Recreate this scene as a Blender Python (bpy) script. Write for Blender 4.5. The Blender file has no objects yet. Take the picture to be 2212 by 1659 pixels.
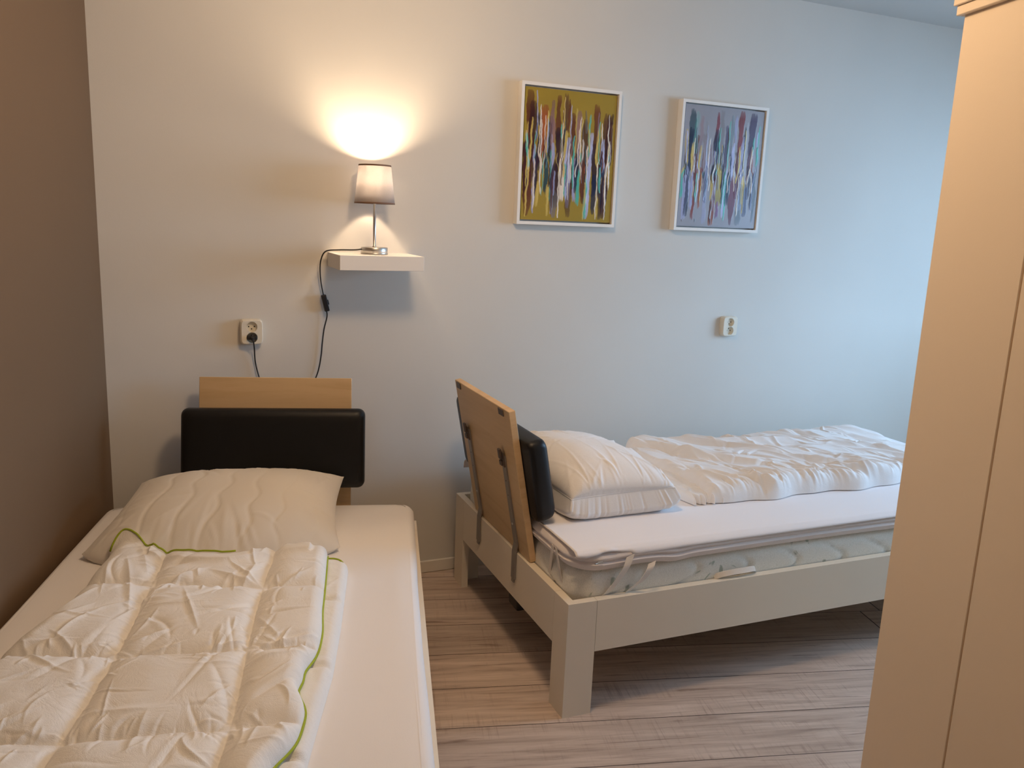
import bpy, bmesh, math, random
import numpy as np
from mathutils import Vector, Matrix
from mathutils.bvhtree import BVHTree

random.seed(7)
SC = bpy.context.scene
COL = SC.collection

# ------------------------------------------------------------------ camera
FPX = 1781.4
YAW, PITCH, ROLL = 0.15508515, 0.19811829, -0.04093751
cam_d = bpy.data.cameras.new('camera')
cam = bpy.data.objects.new('camera', cam_d)
COL.objects.link(cam)
fw = Vector((math.sin(YAW) * math.cos(PITCH), math.cos(YAW) * math.cos(PITCH), -math.sin(PITCH)))
rt = Vector((math.cos(YAW), -math.sin(YAW), 0))
dn = fw.cross(rt)
r2 = rt * math.cos(ROLL) + dn * math.sin(ROLL)
d2 = -rt * math.sin(ROLL) + dn * math.cos(ROLL)
m3 = Matrix((r2, -d2, -fw)).transposed()
cam.matrix_world = Matrix.Translation((0, 0, 1.42)) @ m3.to_4x4()
cam_d.sensor_fit = 'HORIZONTAL'
cam_d.sensor_width = 36.0
cam_d.lens = FPX / 2212 * 36.0
cam_d.clip_start = 0.05
SC.camera = cam

# ------------------------------------------------------------------ world, lights, exposure
w = bpy.data.worlds.new('world')
SC.world = w
w.use_nodes = True
w.node_tree.nodes['Background'].inputs[0].default_value = (0.50, 0.70, 1.0, 1)
w.node_tree.nodes['Background'].inputs[1].default_value = 0.25


def add_light(name, kind, loc, energy, color, **k):
    l = bpy.data.lights.new(name, kind)
    l.energy = energy
    l.color = color
    for a, b in k.items():
        setattr(l, a, b)
    o = bpy.data.objects.new(name, l)
    o.location = loc
    COL.objects.link(o)
    return o


RIGHT_X = 3.60
WIN_Y0, WIN_Y1, WIN_Z0, WIN_Z1 = 1.95, 3.45, 0.90, 2.10
dayl = add_light('daylight_through_window', 'AREA',
                 (RIGHT_X + 1.3, (WIN_Y0 + WIN_Y1) / 2, 2.1), 520, (0.42, 0.68, 1.0),
                 shape='RECTANGLE', size=3.4, size_y=2.6)
dayl.rotation_euler = (math.radians(68), 0, math.pi / 2)
WARM = (1.0, 0.60, 0.30)
add_light('ceiling_light', 'POINT', (0.275, 1.75, 2.22), 31, (1.0, 0.685, 0.41), shadow_soft_size=0.12)

SC.view_settings.view_transform = 'Standard'
SC.view_settings.look = 'None'
SC.view_settings.gamma = 1.0
SC.view_settings.use_curve_mapping = False
SC.view_settings.exposure = 0.0
try:
    SC.cycles.use_denoising = True
    SC.cycles.denoiser = 'OPENIMAGEDENOISE'
    SC.cycles.max_bounces = 10
    SC.cycles.diffuse_bounces = 6
    SC.cycles.sample_clamp_indirect = 6
except Exception:
    pass


# ------------------------------------------------------------------ helpers
def srgb(r, g, b):
    def f(c):
        c /= 255
        return c / 12.92 if c <= .04045 else ((c + .055) / 1.055) ** 2.4
    return (f(r), f(g), f(b), 1)


class NT:
    def __init__(s, name, color=(.8, .8, .8, 1), rough=.5, metal=0, spec=None):
        s.m = bpy.data.materials.new(name)
        s.m.use_nodes = True
        s.t = s.m.node_tree
        s.b = s.t.nodes['Principled BSDF']
        s.b.inputs['Base Color'].default_value = color
        s.b.inputs['Roughness'].default_value = rough
        s.b.inputs['Metallic'].default_value = metal
        if spec is not None:
            s.b.inputs['Specular IOR Level'].default_value = spec

    def n(s, typ, **k):
        x = s.t.nodes.new(typ)
        for a, b in k.items():
            if a.startswith('i_'):
                x.inputs[a[2:].replace('_', ' ')].default_value = b
            else:
                setattr(x, a, b)
        return x

    def l(s, a, b):
        s.t.links.new(a, b)

    def coords(s, scale=(1, 1, 1), kind='Object', rot=(0, 0, 0)):
        c = s.n('ShaderNodeTexCoord')
        mp = s.n('ShaderNodeMapping')
        mp.inputs['Scale'].default_value = scale
        mp.inputs['Rotation'].default_value = rot
        s.l(c.outputs[kind], mp.inputs['Vector'])
        return mp.outputs['Vector']

    def noise(s, vec, scale, detail=4, rough=.5, dist=0):
        x = s.n('ShaderNodeTexNoise')
        x.inputs['Scale'].default_value = scale
        x.inputs['Detail'].default_value = detail
        x.inputs['Roughness'].default_value = rough
        x.inputs['Distortion'].default_value = dist
        s.l(vec, x.inputs['Vector'])
        return x.outputs['Fac']

    def ramp(s, fac, stops):
        x = s.n('ShaderNodeValToRGB')
        e = x.color_ramp.elements
        while len(e) < len(stops):
            e.new(.5)
        for i, (p, c) in enumerate(stops):
            e[i].position = p
            e[i].color = c if len(c) == 4 else (*c, 1)
        s.l(fac, x.inputs['Fac'])
        return x.outputs['Color']

    def mix(s, fac, a, b, mode='MIX'):
        x = s.n('ShaderNodeMix', data_type='RGBA', blend_type=mode)
        for sock, v in ((x.inputs['Factor'], fac), (x.inputs['A'], a), (x.inputs['B'], b)):
            pass
        fs = [i for i in x.inputs if i.name == 'Factor' and i.type == 'VALUE'][0]
        As = [i for i in x.inputs if i.name == 'A' and i.type == 'RGBA'][0]
        Bs = [i for i in x.inputs if i.name == 'B' and i.type == 'RGBA'][0]
        for sock, v in ((fs, fac), (As, a), (Bs, b)):
            if isinstance(v, (int, float, tuple)):
                sock.default_value = v
            else:
                s.l(v, sock)
        return [o for o in x.outputs if o.type == 'RGBA'][0]

    def math(s, op, a, b=None):
        x = s.n('ShaderNodeMath', operation=op)
        for i, v in enumerate((a, b)):
            if v is None:
                continue
            if isinstance(v, (int, float)):
                x.inputs[i].default_value = v
            else:
                s.l(v, x.inputs[i])
        return x.outputs[0]

    def color(s, c):
        s.l(c, s.b.inputs['Base Color'])

    def bump(s, h, strength=.2, dist=.01):
        x = s.n('ShaderNodeBump')
        x.inputs['Strength'].default_value = strength
        x.inputs['Distance'].default_value = dist
        s.l(h, x.inputs['Height'])
        s.l(x.outputs['Normal'], s.b.inputs['Normal'])


# ------------------------------------------------------------------ materials
def m_paint(name, col, bump=.05):
    t = NT(name, col, .75, spec=.25)
    v = t.coords()
    n = t.noise(v, 260, 3)
    n2 = t.noise(v, 1.3, 3)
    a = tuple(min(1, c * 1.02) for c in col[:3]) + (1,)
    b = tuple(c * .955 for c in col[:3]) + (1,)
    t.color(t.ramp(n2, [(.3, b), (.7, a)]))
    t.bump(n, bump, .003)
    return t.m


def m_fabric(name, col, scale=900, bump=.15, rough=.9, creases=0.0, sheen=.15):
    t = NT(name, col, rough, spec=.15)
    v = t.coords()
    n = t.noise(v, scale, 2)
    if creases:
        c1 = t.noise(t.coords((1, 1, 1)), 9, 6, .62, 1.4)
        c2 = t.math('ABSOLUTE', t.math('SUBTRACT', c1, .5))
        c3 = t.math('POWER', t.math('MULTIPLY', c2, 4.0), .6)
        h = t.math('ADD', t.math('MULTIPLY', n, .15), t.math('MULTIPLY', c3, creases))
        t.bump(h, .5, .006)
    else:
        t.bump(n, bump, .002)
    t.b.inputs['Sheen Weight'].default_value = sheen
    return t.m


def m_wood(name, light, dark, axis=0, scale=1.0):
    t = NT(name, light, .45, spec=.4)
    sc = [14 * scale, 14 * scale, 14 * scale]
    sc[axis] = 1.3 * scale
    v = t.coords(tuple(sc))
    n = t.noise(v, 2.6, 8, .6, .6)
    c = t.ramp(n, [(.30, dark), (.52, light), (.8, tuple(min(1, x * 1.06) for x in light[:3]) + (1,))])
    f = t.noise(t.coords(tuple(q * 6 for q in sc)), 6, 3)
    c2 = t.mix(t.math('MULTIPLY', f, .25), c, dark)
    t.color(c2)
    t.bump(n, .06, .002)
    return t.m


M = {}
M['wall'] = m_paint('white_wall_paint', (.66, .635, .585, 1))
M['brown'] = m_paint('taupe_wall_paint', (.185, .118, .068, 1))
M['ceiling'] = m_paint('ceiling_paint', (.62, .61, .585, 1))
M['cream'] = m_paint('cream_laminate', (.79, .715, .595, 1), .03)
M['cream'].node_tree.nodes['Principled BSDF'].inputs['Roughness'].default_value = .42
M['wardrobe'] = m_paint('wardrobe_laminate', (.78, .665, .53, 1), .04)
M['wardrobe'].node_tree.nodes['Principled BSDF'].inputs['Roughness'].default_value = .5
M['skirt'] = m_paint('baseboard_paint', (.74, .70, .63, 1), .02)
M['shelf'] = m_paint('white_shelf_laminate', (.80, .775, .74, 1), .02)
M['frame'] = m_paint('white_picture_frame', (.85, .83, .79, 1), .02)
M['plastic'] = NT('cream_socket_plastic', (.74, .69, .58, 1), .3).m
M['dark_hole'] = NT('dark_hole', (.01, .01, .01, 1), .8).m
M['black'] = NT('black_plastic', (.014, .012, .012, 1), .45).m
M['maple'] = m_wood('maple_veneer', (.63, .45, .255, 1), (.55, .375, .195, 1), 1, .6)
M['maple_edge'] = m_wood('maple_edge', (.70, .49, .28, 1), (.60, .40, .21, 1), 0, .8)
M['steel'] = NT('brushed_steel', (.62, .60, .57, 1), .32, 1.0).m
M['strap_metal'] = NT('grey_bracket_metal', (.30, .275, .255, 1), .45, .45).m
M['clip'] = NT('dark_clip_metal', (.13, .10, .085, 1), .45, .6).m
t = NT('black_leather', (.006, .0055, .006, 1), .42, spec=.35)
t.bump(t.noise(t.coords(), 380, 4), .12, .002)
M['leather'] = t.m
M['sheet'] = m_fabric('white_jersey_sheet', (.86, .83, .815, 1), 700, .12)
M['sheet2'] = m_fabric('white_protector', (.84, .81, .82, 1), 700, .10)
M['pillow'] = m_fabric('pillow_cotton', (.76, .71, .64, 1), 600, .10)
M['duvet'] = m_fabric('duvet_cotton', (.86, .825, .775, 1), 600, .1, creases=.30)
M['linen'] = m_fabric('white_linen', (.84, .815, .80, 1), 600, .1, creases=.10)
M['piping'] = m_fabric('lime_green_piping', (.36, .43, .035, 1), 300, .1)
M['tape'] = m_fabric('cotton_tape', (.78, .72, .65, 1), 500, .2)
M['topper'] = m_fabric('topper_cover', (.80, .735, .71, 1), 420, .35)
M['glass'] = None


def m_mattress():
    t = NT('quilted_mattress_damask', (.7, .7, .64, 1), .85, spec=.15)
    v = t.coords()
    n = t.noise(v, 380, 3, .7)
    base = t.ramp(n, [(.35, (.70, .68, .60, 1)), (.6, (.85, .82, .75, 1))])
    v2 = t.coords((1, 1, 1))
    n2 = t.noise(v2, 9, 2, .5, 2.5)
    mask = t.ramp(n2, [(.60, (0, 0, 0)), (.64, (1, 1, 1))])
    # printed pale green motifs, grouped in bands along the bed
    wv = t.n('ShaderNodeTexWave', wave_type='BANDS', bands_direction='X')
    wv.inputs['Scale'].default_value = .85
    wv.inputs['Phase Offset'].default_value = .6
    t.l(v, wv.inputs['Vector'])
    band = t.ramp(wv.outputs['Fac'], [(.62, (0, 0, 0)), (.75, (1, 1, 1))])
    mm = t.mix(1.0, mask, band, 'MULTIPLY')
    t.color(t.mix(mm, base, (.44, .47, .39, 1)))
    t.bump(n, .35, .0015)
    return t.m


M['mattress'] = m_mattress()


def m_floor():
    t = NT('whitewashed_plank_laminate', (.4, .3, .25, 1), .5, spec=.3)
    tc = t.n('ShaderNodeTexCoord')
    sep = t.n('ShaderNodeSeparateXYZ')
    t.l(tc.outputs['Object'], sep.inputs[0])
    X, Y = sep.outputs[0], sep.outputs[1]
    yr = t.math('DIVIDE', t.math('SUBTRACT', Y, 2.088), .2003)
    row = t.math('FLOOR', yr)
    fr = t.math('SUBTRACT', yr, row)
    # row random
    rnd = t.n('ShaderNodeTexWhiteNoise', noise_dimensions='1D')
    t.l(row, rnd.inputs['W'])
    xo = t.math('ADD', t.math('ADD', X, .3), t.math('MULTIPLY', rnd.outputs['Value'], .9))
    xr = t.math('DIVIDE', xo, 2.9)
    xi = t.math('FLOOR', xr)
    xf = t.math('SUBTRACT', xr, xi)
    rnd2 = t.n('ShaderNodeTexWhiteNoise', noise_dimensions='2D')
    cmb0 = t.n('ShaderNodeCombineXYZ')
    t.l(row, cmb0.inputs[0]); t.l(xi, cmb0.inputs[1])
    t.l(cmb0.outputs[0], rnd2.inputs['Vector'])
    cmb = t.n('ShaderNodeCombineXYZ')
    t.l(xo, cmb.inputs[0])
    t.l(Y, cmb.inputs[1])
    t.l(t.math('MULTIPLY', rnd2.outputs['Value'], 13.0), cmb.inputs[2])

    def mp(sc):
        x = t.n('ShaderNodeMapping')
        x.inputs['Scale'].default_value = sc
        t.l(cmb.outputs[0], x.inputs[0])
        return x.outputs[0]
    grain = t.noise(mp((1.0, 16, 1)), 2.4, 9, .68, .45)
    streak = t.noise(mp((1.7, 30, 1)), 1.7, 4, .6, .9)
    patch = t.noise(mp((1.3, 4.0, 1)), 1.3, 3, .5)
    saw = t.noise(mp((105, 3.0, 1)), 1.0, 3, .7, .3)
    sawm = t.noise(mp((3.0, 9, 1.7)), 1.2, 3, .6)
    c = t.ramp(grain, [(.30, (.20, .14, .11, 1)), (.46, (.415, .325, .265, 1)), (.62, (.545, .445, .375, 1)), (.8, (.64, .54, .47, 1))])
    c = t.mix(t.math('MULTIPLY', patch, .5), c, (.60, .50, .43, 1))
    sm = t.ramp(streak, [(.60, (0, 0, 0)), (.70, (1, 1, 1))])
    c = t.mix(t.math('MULTIPLY', sm, .62), c, (.155, .095, .07, 1))
    s2 = t.ramp(saw, [(.52, (0, 0, 0)), (.70, (1, 1, 1))])
    s3 = t.ramp(sawm, [(.45, (0, 0, 0)), (.65, (1, 1, 1))])
    c = t.mix(t.math('MULTIPLY', t.mix(1.0, s2, s3, 'MULTIPLY'), .50), c, (.21, .14, .11, 1))
    tint = t.ramp(rnd2.outputs['Value'], [(0, (.98, .98, .98)), (1, (1.2, 1.19, 1.19))])
    c = t.mix(1.0, c, tint, 'MULTIPLY')
    # plank gaps
    d = t.math('MINIMUM', fr, t.math('SUBTRACT', 1.0, fr))
    g = t.math('LESS_THAN', d, .0065)
    dx = t.math('MINIMUM', xf, t.math('SUBTRACT', 1.0, xf))
    g2 = t.math('LESS_THAN', dx, .0008)
    gg = t.math('MAXIMUM', g, g2)
    c = t.mix(gg, c, (.045, .026, .018, 1))
    t.color(c)
    hgt = t.math('SUBTRACT', t.math('ADD', t.math('MULTIPLY', grain, .3), t.math('MULTIPLY', saw, .12)), gg)
    t.bump(hgt, .25, .002)
    rr = t.math('ADD', t.math('MULTIPLY', grain, .25), .36)
    t.l(rr, t.b.inputs['Roughness'])
    return t.m


M['floor'] = m_floor()


# ------------------------------------------------------------------ object helpers
def tag(o, label=None, cat=None, group=None, kind=None):
    if label: o['label'] = label
    if cat: o['category'] = cat
    if group: o['group'] = group
    if kind: o['kind'] = kind
    return o


def empty(name, loc=(0, 0, 0), rz=0, label=None, cat=None, group=None):
    o = bpy.data.objects.new(name, None)
    o.empty_display_size = .1
    o.location = loc
    o.rotation_euler = (0, 0, rz)
    COL.objects.link(o)
    return tag(o, label, cat, group)


def obj(name, bm, mat, parent=None, smooth=False, loc=None, rot=None):
    me = bpy.data.meshes.new(name)
    bmesh.ops.recalc_face_normals(bm, faces=bm.faces)
    bm.to_mesh(me)
    bm.free()
    mats = mat if isinstance(mat, (list, tuple)) else [mat]
    for x in mats:
        me.materials.append(x)
    if smooth:
        for p in me.polygons:
            p.use_smooth = True
    o = bpy.data.objects.new(name, me)
    COL.objects.link(o)
    if parent:
        o.parent = parent
    if loc: o.location = loc
    if rot: o.rotation_euler = rot
    return o


def box(bm, a, b, bev=0.0, seg=2, mi=0):
    """axis box from corner a to corner b, optionally bevelled"""
    c = [(a[i] + b[i]) / 2 for i in range(3)]
    s = [abs(b[i] - a[i]) for i in range(3)]
    r = bmesh.ops.create_cube(bm, size=1.0, matrix=Matrix.Translation(c) @ Matrix.Diagonal((*s, 1)))
    vs = r['verts']
    fs = set(f for v in vs for f in v.link_faces)
    for f in fs: f.material_index = mi
    if bev > 0:
        es = list(set(e for v in vs for e in v.link_edges))
        bmesh.ops.bevel(bm, geom=es, offset=bev, segments=seg, affect='EDGES', profile=.6)
    return bm


def prism(bm, pts, z0, z1):
    lo = [bm.verts.new((x, y, z0)) for x, y in pts]
    hi = [bm.verts.new((x, y, z1)) for x, y in pts]
    n = len(pts)
    bm.faces.new(lo[::-1]); bm.faces.new(hi)
    for i in range(n):
        bm.faces.new((lo[i], lo[(i + 1) % n], hi[(i + 1) % n], hi[i]))
    return bm


def lathe(bm, prof, seg=48, c=(0, 0, 0), close=False):
    rings = []
    for r, z in prof:
        rings.append([bm.verts.new((c[0] + r * math.cos(2 * math.pi * i / seg), c[1] + r * math.sin(2 * math.pi * i / seg), c[2] + z)) for i in range(seg)])
    for a, b in zip(rings, rings[1:]):
        for i in range(seg):
            bm.faces.new((a[i], a[(i + 1) % seg], b[(i + 1) % seg], b[i]))
    if close:
        for i in range(seg):
            bm.faces.new((rings[-1][i], rings[-1][(i + 1) % seg], rings[0][(i + 1) % seg], rings[0][i]))
    else:
        if prof[0][0] > 1e-5: bm.faces.new(rings[0][::-1])
        if prof[-1][0] > 1e-5: bm.faces.new(rings[-1])
    return bm


def catmull(pts, n=8):
    P = [Vector(p) for p in pts]
    P = [P[0] * 2 - P[1]] + P + [P[-1] * 2 - P[-2]]
    out = []
    for i in range(1, len(P) - 2):
        for k in range(n):
            u = k / n
            a, b, c, d = P[i - 1], P[i], P[i + 1], P[i + 2]
            out.append(.5 * ((2 * b) + (c - a) * u + (2 * a - 5 * b + 4 * c - d) * u * u + (3 * b - a - 3 * c + d) * u ** 3))
    out.append(P[-2])
    return out


def tube(bm, pts, r, seg=8, flat=None):
    """tube (or, with flat=(w,t,up), a band) along points"""
    P = [Vector(p) for p in pts]
    rings = []
    up = None
    for i, p in enumerate(P):
        d = (P[min(i + 1, len(P) - 1)] - P[max(i - 1, 0)]).normalized()
        if up is None:
            up = Vector((0, 0, 1)) if abs(d.z) < .9 else Vector((1, 0, 0))
        s = d.cross(up).normalized()
        up = s.cross(d).normalized()
        rr = r[i] if isinstance(r, (list, tuple)) else r
        rings.append([bm.verts.new(p + (s * math.cos(2 * math.pi * k / seg) + up * math.sin(2 * math.pi * k / seg)) * rr) for k in range(seg)])
    for a, b in zip(rings, rings[1:]):
        for k in range(seg):
            bm.faces.new((a[k], a[(k + 1) % seg], b[(k + 1) % seg], b[k]))
    bm.faces.new(rings[0][::-1]); bm.faces.new(rings[-1])
    return bm


def band(bm, pts, normals, width_dir, w, t):
    """flat ribbon through pts, thickness t along normals"""
    rings = []
    for p, n, wd_ in zip(pts, normals, width_dir):
        p, n, wd_ = Vector(p), Vector(n).normalized(), Vector(wd_).normalized()
        rings.append([bm.verts.new(p + wd_ * w / 2), bm.verts.new(p - wd_ * w / 2), bm.verts.new(p - wd_ * w / 2 + n * t), bm.verts.new(p + wd_ * w / 2 + n * t)])
    for a, b in zip(rings, rings[1:]):
        for k in range(4):
            bm.faces.new((a[k], a[(k + 1) % 4], b[(k + 1) % 4], b[k]))
    bm.faces.new(rings[0][::-1]); bm.faces.new(rings[-1])
    return bm


# ---- numpy noise for cloth
_P = np.random.RandomState(3).permutation(256)
_P = np.concatenate([_P, _P])
_G = np.random.RandomState(5).randn(256, 2)
_G /= np.linalg.norm(_G, axis=1)[:, None]


def perlin(x, y):
    xi = np.floor(x).astype(int); yi = np.floor(y).astype(int)
    xf = x - xi; yf = y - yi
    def g(i, j, dx, dy):
        h = _P[_P[(i & 255)] + (j & 255)]
        v = _G[h]
        return v[..., 0] * dx + v[..., 1] * dy
    u = xf ** 3 * (xf * (xf * 6 - 15) + 10); v = yf ** 3 * (yf * (yf * 6 - 15) + 10)
    a = g(xi, yi, xf, yf) * (1 - u) + g(xi + 1, yi, xf - 1, yf) * u
    b = g(xi, yi + 1, xf, yf - 1) * (1 - u) + g(xi + 1, yi + 1, xf - 1, yf - 1) * u
    return (a * (1 - v) + b * v) * 1.4


def fbm(x, y, o=4, g=.5):
    s = 0; a = 1
    for i in range(o):
        s = s + a * perlin(x * 2 ** i + 17.3 * i, y * 2 ** i - 9.1 * i)
        a *= g
    return s


def ridges(x, y, ang, f, st=3.5, warp=.5, seed=0, sharp=.11):
    """sharp-crested creases running roughly along angle ang"""
    ca, sa = math.cos(ang), math.sin(ang)
    u = x * ca + y * sa
    v = -x * sa + y * ca
    wu = perlin(u * f * .35 + seed, v * f * .35 - seed)
    a = perlin(u * f / st + seed * 1.7 + wu * warp * .3, v * f + wu * warp + seed * 3.1)
    r = np.exp(-np.abs(a) / sharp)
    m = np.clip(perlin(u * f * .45 - seed, v * f * .45 + seed * 2) * 1.8 + .35, 0, 1)
    return r * m


def creases(X, Y, n, ang, spread, ln, wd_, amp, seed, dens=None, curve=.25):
    """n separate tapering folds, each a sharp crest or valley of its own length, width and height"""
    rs = np.random.RandomState(seed)
    out = np.zeros_like(X)
    x0, x1, y0, y1 = X.min(), X.max(), Y.min(), Y.max()
    k = 0; tries = 0
    while k < n and tries < n * 12:
        tries += 1
        cx_, cy_ = x0 + (x1 - x0) * rs.rand(), y0 + (y1 - y0) * rs.rand()
        if dens is not None and rs.rand() > dens(cx_, cy_):
            continue
        k += 1
        a = (ang(cx_, cy_) if callable(ang) else ang) + spread * rs.randn()
        L_ = ln[0] + (ln[1] - ln[0]) * rs.rand() ** 1.7
        w_ = wd_[0] + (wd_[1] - wd_[0]) * rs.rand()
        A_ = (amp[0] + (amp[1] - amp[0]) * rs.rand()) * (1 if rs.rand() < .62 else -.8)
        cv = curve * rs.randn() / L_
        m = (np.abs(X - cx_) < L_) & (np.abs(Y - cy_) < L_)
        ii = np.nonzero(m)
        if len(ii[0]) == 0: continue
        dx = X[ii] - cx_; dy = Y[ii] - cy_
        p = dx * math.cos(a) + dy * math.sin(a)
        q = -dx * math.sin(a) + dy * math.cos(a) + cv * p * p
        e_ = np.clip(1 - (p / (L_ / 2)) ** 2, 0, 1) ** 1.3
        ww = w_ * (.45 + .55 * e_)
        t_ = q / ww
        shp = np.exp(-np.abs(t_) ** 1.25) - .38 * np.exp(-((t_ - 2.0) / 1.3) ** 2)
        out[ii] += A_ * e_ * shp
    return out


def grid_obj(name, X, Y, Z, mat, parent=None, Zb=None):
    """closed slab: top grid X,Y,Z (arrays nu x nv) and bottom Zb"""
    nu, nv = X.shape
    top = np.stack([X, Y, Z], -1).reshape(-1, 3)
    idx = np.arange(nu * nv).reshape(nu, nv)
    f = np.stack([idx[:-1, :-1], idx[1:, :-1], idx[1:, 1:], idx[:-1, 1:]], -1).reshape(-1, 4)
    verts = top
    faces = f.tolist()
    if Zb is not None:
        Zb = np.minimum(Zb + 0 * Z, Z - .0008)
        bot = np.stack([X, Y, Zb], -1).reshape(-1, 3)
        verts = np.concatenate([top, bot])
        faces += (f[:, ::-1] + nu * nv).tolist()
        loop = list(idx[:, 0]) + list(idx[-1, 1:]) + list(idx[-2::-1, -1]) + list(idx[0, -2:0:-1])
        N = nu * nv
        for a, b in zip(loop, loop[1:] + loop[:1]):
            faces.append((int(b), int(a), int(a) + N, int(b) + N))
    me = bpy.data.meshes.new(name)
    me.from_pydata(verts.tolist(), [], faces)
    me.materials.append(mat)
    for p in me.polygons: p.use_smooth = True
    me.validate()
    bm = bmesh.new(); bm.from_mesh(me)
    bmesh.ops.recalc_face_normals(bm, faces=bm.faces)
    bm.to_mesh(me); bm.free()
    o = bpy.data.objects.new(name, me)
    COL.objects.link(o)
    if parent: o.parent = parent
    return o


def interp(pts, t):
    """piecewise smooth 2-D curve through pts at parameters t in 0..1 (by arc length)"""
    P = np.array([tuple(p) for p in catmull([(*p, 0) for p in pts], 8)])[:, :2]
    L = np.concatenate([[0], np.cumsum(np.linalg.norm(np.diff(P, axis=0), axis=1))])
    L /= L[-1]
    return np.stack([np.interp(t, L, P[:, 0]), np.interp(t, L, P[:, 1])], -1)


def bvh_of(*objs):
    vs, fs = [], []
    for o in objs:
        mw = Matrix.Identity(4)
        p = o
        chain = []
        while p:
            chain.append(p)
            p = p.parent
        for q in reversed(chain):
            mw = mw @ (Matrix.Translation(q.location) @ q.rotation_euler.to_matrix().to_4x4())
        n = len(vs)
        vs += [mw @ v.co for v in o.data.vertices]
        fs += [tuple(i + n for i in pl.vertices) for pl in o.data.polygons]
    return BVHTree.FromPolygons(vs, fs)


# ------------------------------------------------------------------ reference frames
W0 = Vector((.14852, 3.13909, 0))             # a point at the foot of the back wall
WA = math.atan2(.25414952, .96716494)         # the back wall is turned against the planks
WD = Vector((.96716494, .25414952, 0)); WN = Vector((-.25414952, .96716494, 0))
BO = Vector((.51657, 2.10587, 0))             # near head corner of the right bed
BA = math.atan2(.23800128, .97126484)
LEFT_X = -.919
CEIL = 2.38
BACK_Y = -1.6


def wall_y(x): return W0.y + (x - W0.x) * WD.y / WD.x


# ------------------------------------------------------------------ room shell
def structure(name, bm, mat):
    o = obj(name, bm, mat)
    return tag(o, kind='structure')


T = .12
bm = bmesh.new(); prism(bm, [(LEFT_X - T, BACK_Y - T), (RIGHT_X + T, BACK_Y - T), (RIGHT_X + T, wall_y(RIGHT_X + T) + T), (LEFT_X - T, wall_y(LEFT_X - T) + T)], -.1, 0)
structure('floor', bm, M['floor'])
bm = bmesh.new(); prism(bm, [(LEFT_X - T, BACK_Y - T), (RIGHT_X + T, BACK_Y - T), (RIGHT_X + T, wall_y(RIGHT_X + T) + T), (LEFT_X - T, wall_y(LEFT_X - T) + T)], CEIL, CEIL + .1)
structure('ceiling', bm, M['ceiling'])
bm = bmesh.new(); prism(bm, [(LEFT_X, wall_y(LEFT_X)), (RIGHT_X, wall_y(RIGHT_X)), (RIGHT_X, wall_y(RIGHT_X) + .14), (LEFT_X, wall_y(LEFT_X) + .14)], 0, CEIL)
structure('wall_back', bm, M['wall'])
bm = bmesh.new(); box(bm, (LEFT_X - T, BACK_Y, 0), (LEFT_X, wall_y(LEFT_X) + .1, CEIL))
structure('wall_left', bm, M['brown'])
bm = bmesh.new(); box(bm, (LEFT_X - T, BACK_Y - T, 0), (RIGHT_X + T, BACK_Y, CEIL))
structure('wall_front', bm, M['wall'])
bm = bmesh.new()
ye = wall_y(RIGHT_X) + .1
box(bm, (RIGHT_X, BACK_Y, 0), (RIGHT_X + .24, WIN_Y0, CEIL))
box(bm, (RIGHT_X, WIN_Y1, 0), (RIGHT_X + .24, ye, CEIL))
box(bm, (RIGHT_X, WIN_Y0, 0), (RIGHT_X + .24, WIN_Y1, WIN_Z0))
box(bm, (RIGHT_X, WIN_Y0, WIN_Z1), (RIGHT_X + .24, WIN_Y1, CEIL))
structure('wall_right', bm, M['wall'])
# window in the right wall (hidden behind the wardrobe, it lets the daylight in)
gm = bpy.data.materials.new('window_glass'); gm.use_nodes = True
nt = gm.node_tree; nt.nodes.clear()
o_ = nt.nodes.new('ShaderNodeOutputMaterial'); mx = nt.nodes.new('ShaderNodeMixShader')
tr = nt.nodes.new('ShaderNodeBsdfTransparent'); gl = nt.nodes.new('ShaderNodeBsdfGlossy'); gl.inputs['Roughness'].default_value = .02
mx.inputs[0].default_value = .06
nt.links.new(tr.outputs[0], mx.inputs[1]); nt.links.new(gl.outputs[0], mx.inputs[2]); nt.links.new(mx.outputs[0], o_.inputs[0])
win = empty('window_1', (RIGHT_X, (WIN_Y0 + WIN_Y1) / 2, WIN_Z0)); tag(win, kind='structure')
bm = bmesh.new()
hw = (WIN_Y1 - WIN_Y0) / 2; hh = WIN_Z1 - WIN_Z0
for a, b in (((.03, -hw, 0), (.09, hw, .06)), ((.03, -hw, hh - .06), (.09, hw, hh)), ((.03, -hw, .06), (.09, -hw + .06, hh - .06)), ((.03, hw - .06, .06), (.09, hw, hh - .06)), ((.03, -.03, .06), (.09, .03, hh - .06))):
    box(bm, a, b)
obj('window_frame', bm, M['frame'], win)
for s in (-1, 1):
    bm = bmesh.new(); box(bm, (.055, min(s * .03, s * (hw - .06)), .06), (.061, max(s * .03, s * (hw - .06)), hh - .06))
    obj('pane', bm, gm, win)
# baseboard along the back wall
bm = bmesh.new()
s0 = (LEFT_X - W0.x) / WD.x + .02; s1 = (RIGHT_X - W0.x) / WD.x - .02
box(bm, (s0, -.012, .001), (s1, -.001, .050), .002, 1)
bb = structure('baseboard_back', bm, M['skirt']); bb.location = W0; bb.rotation_euler = (0, 0, WA)


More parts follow.
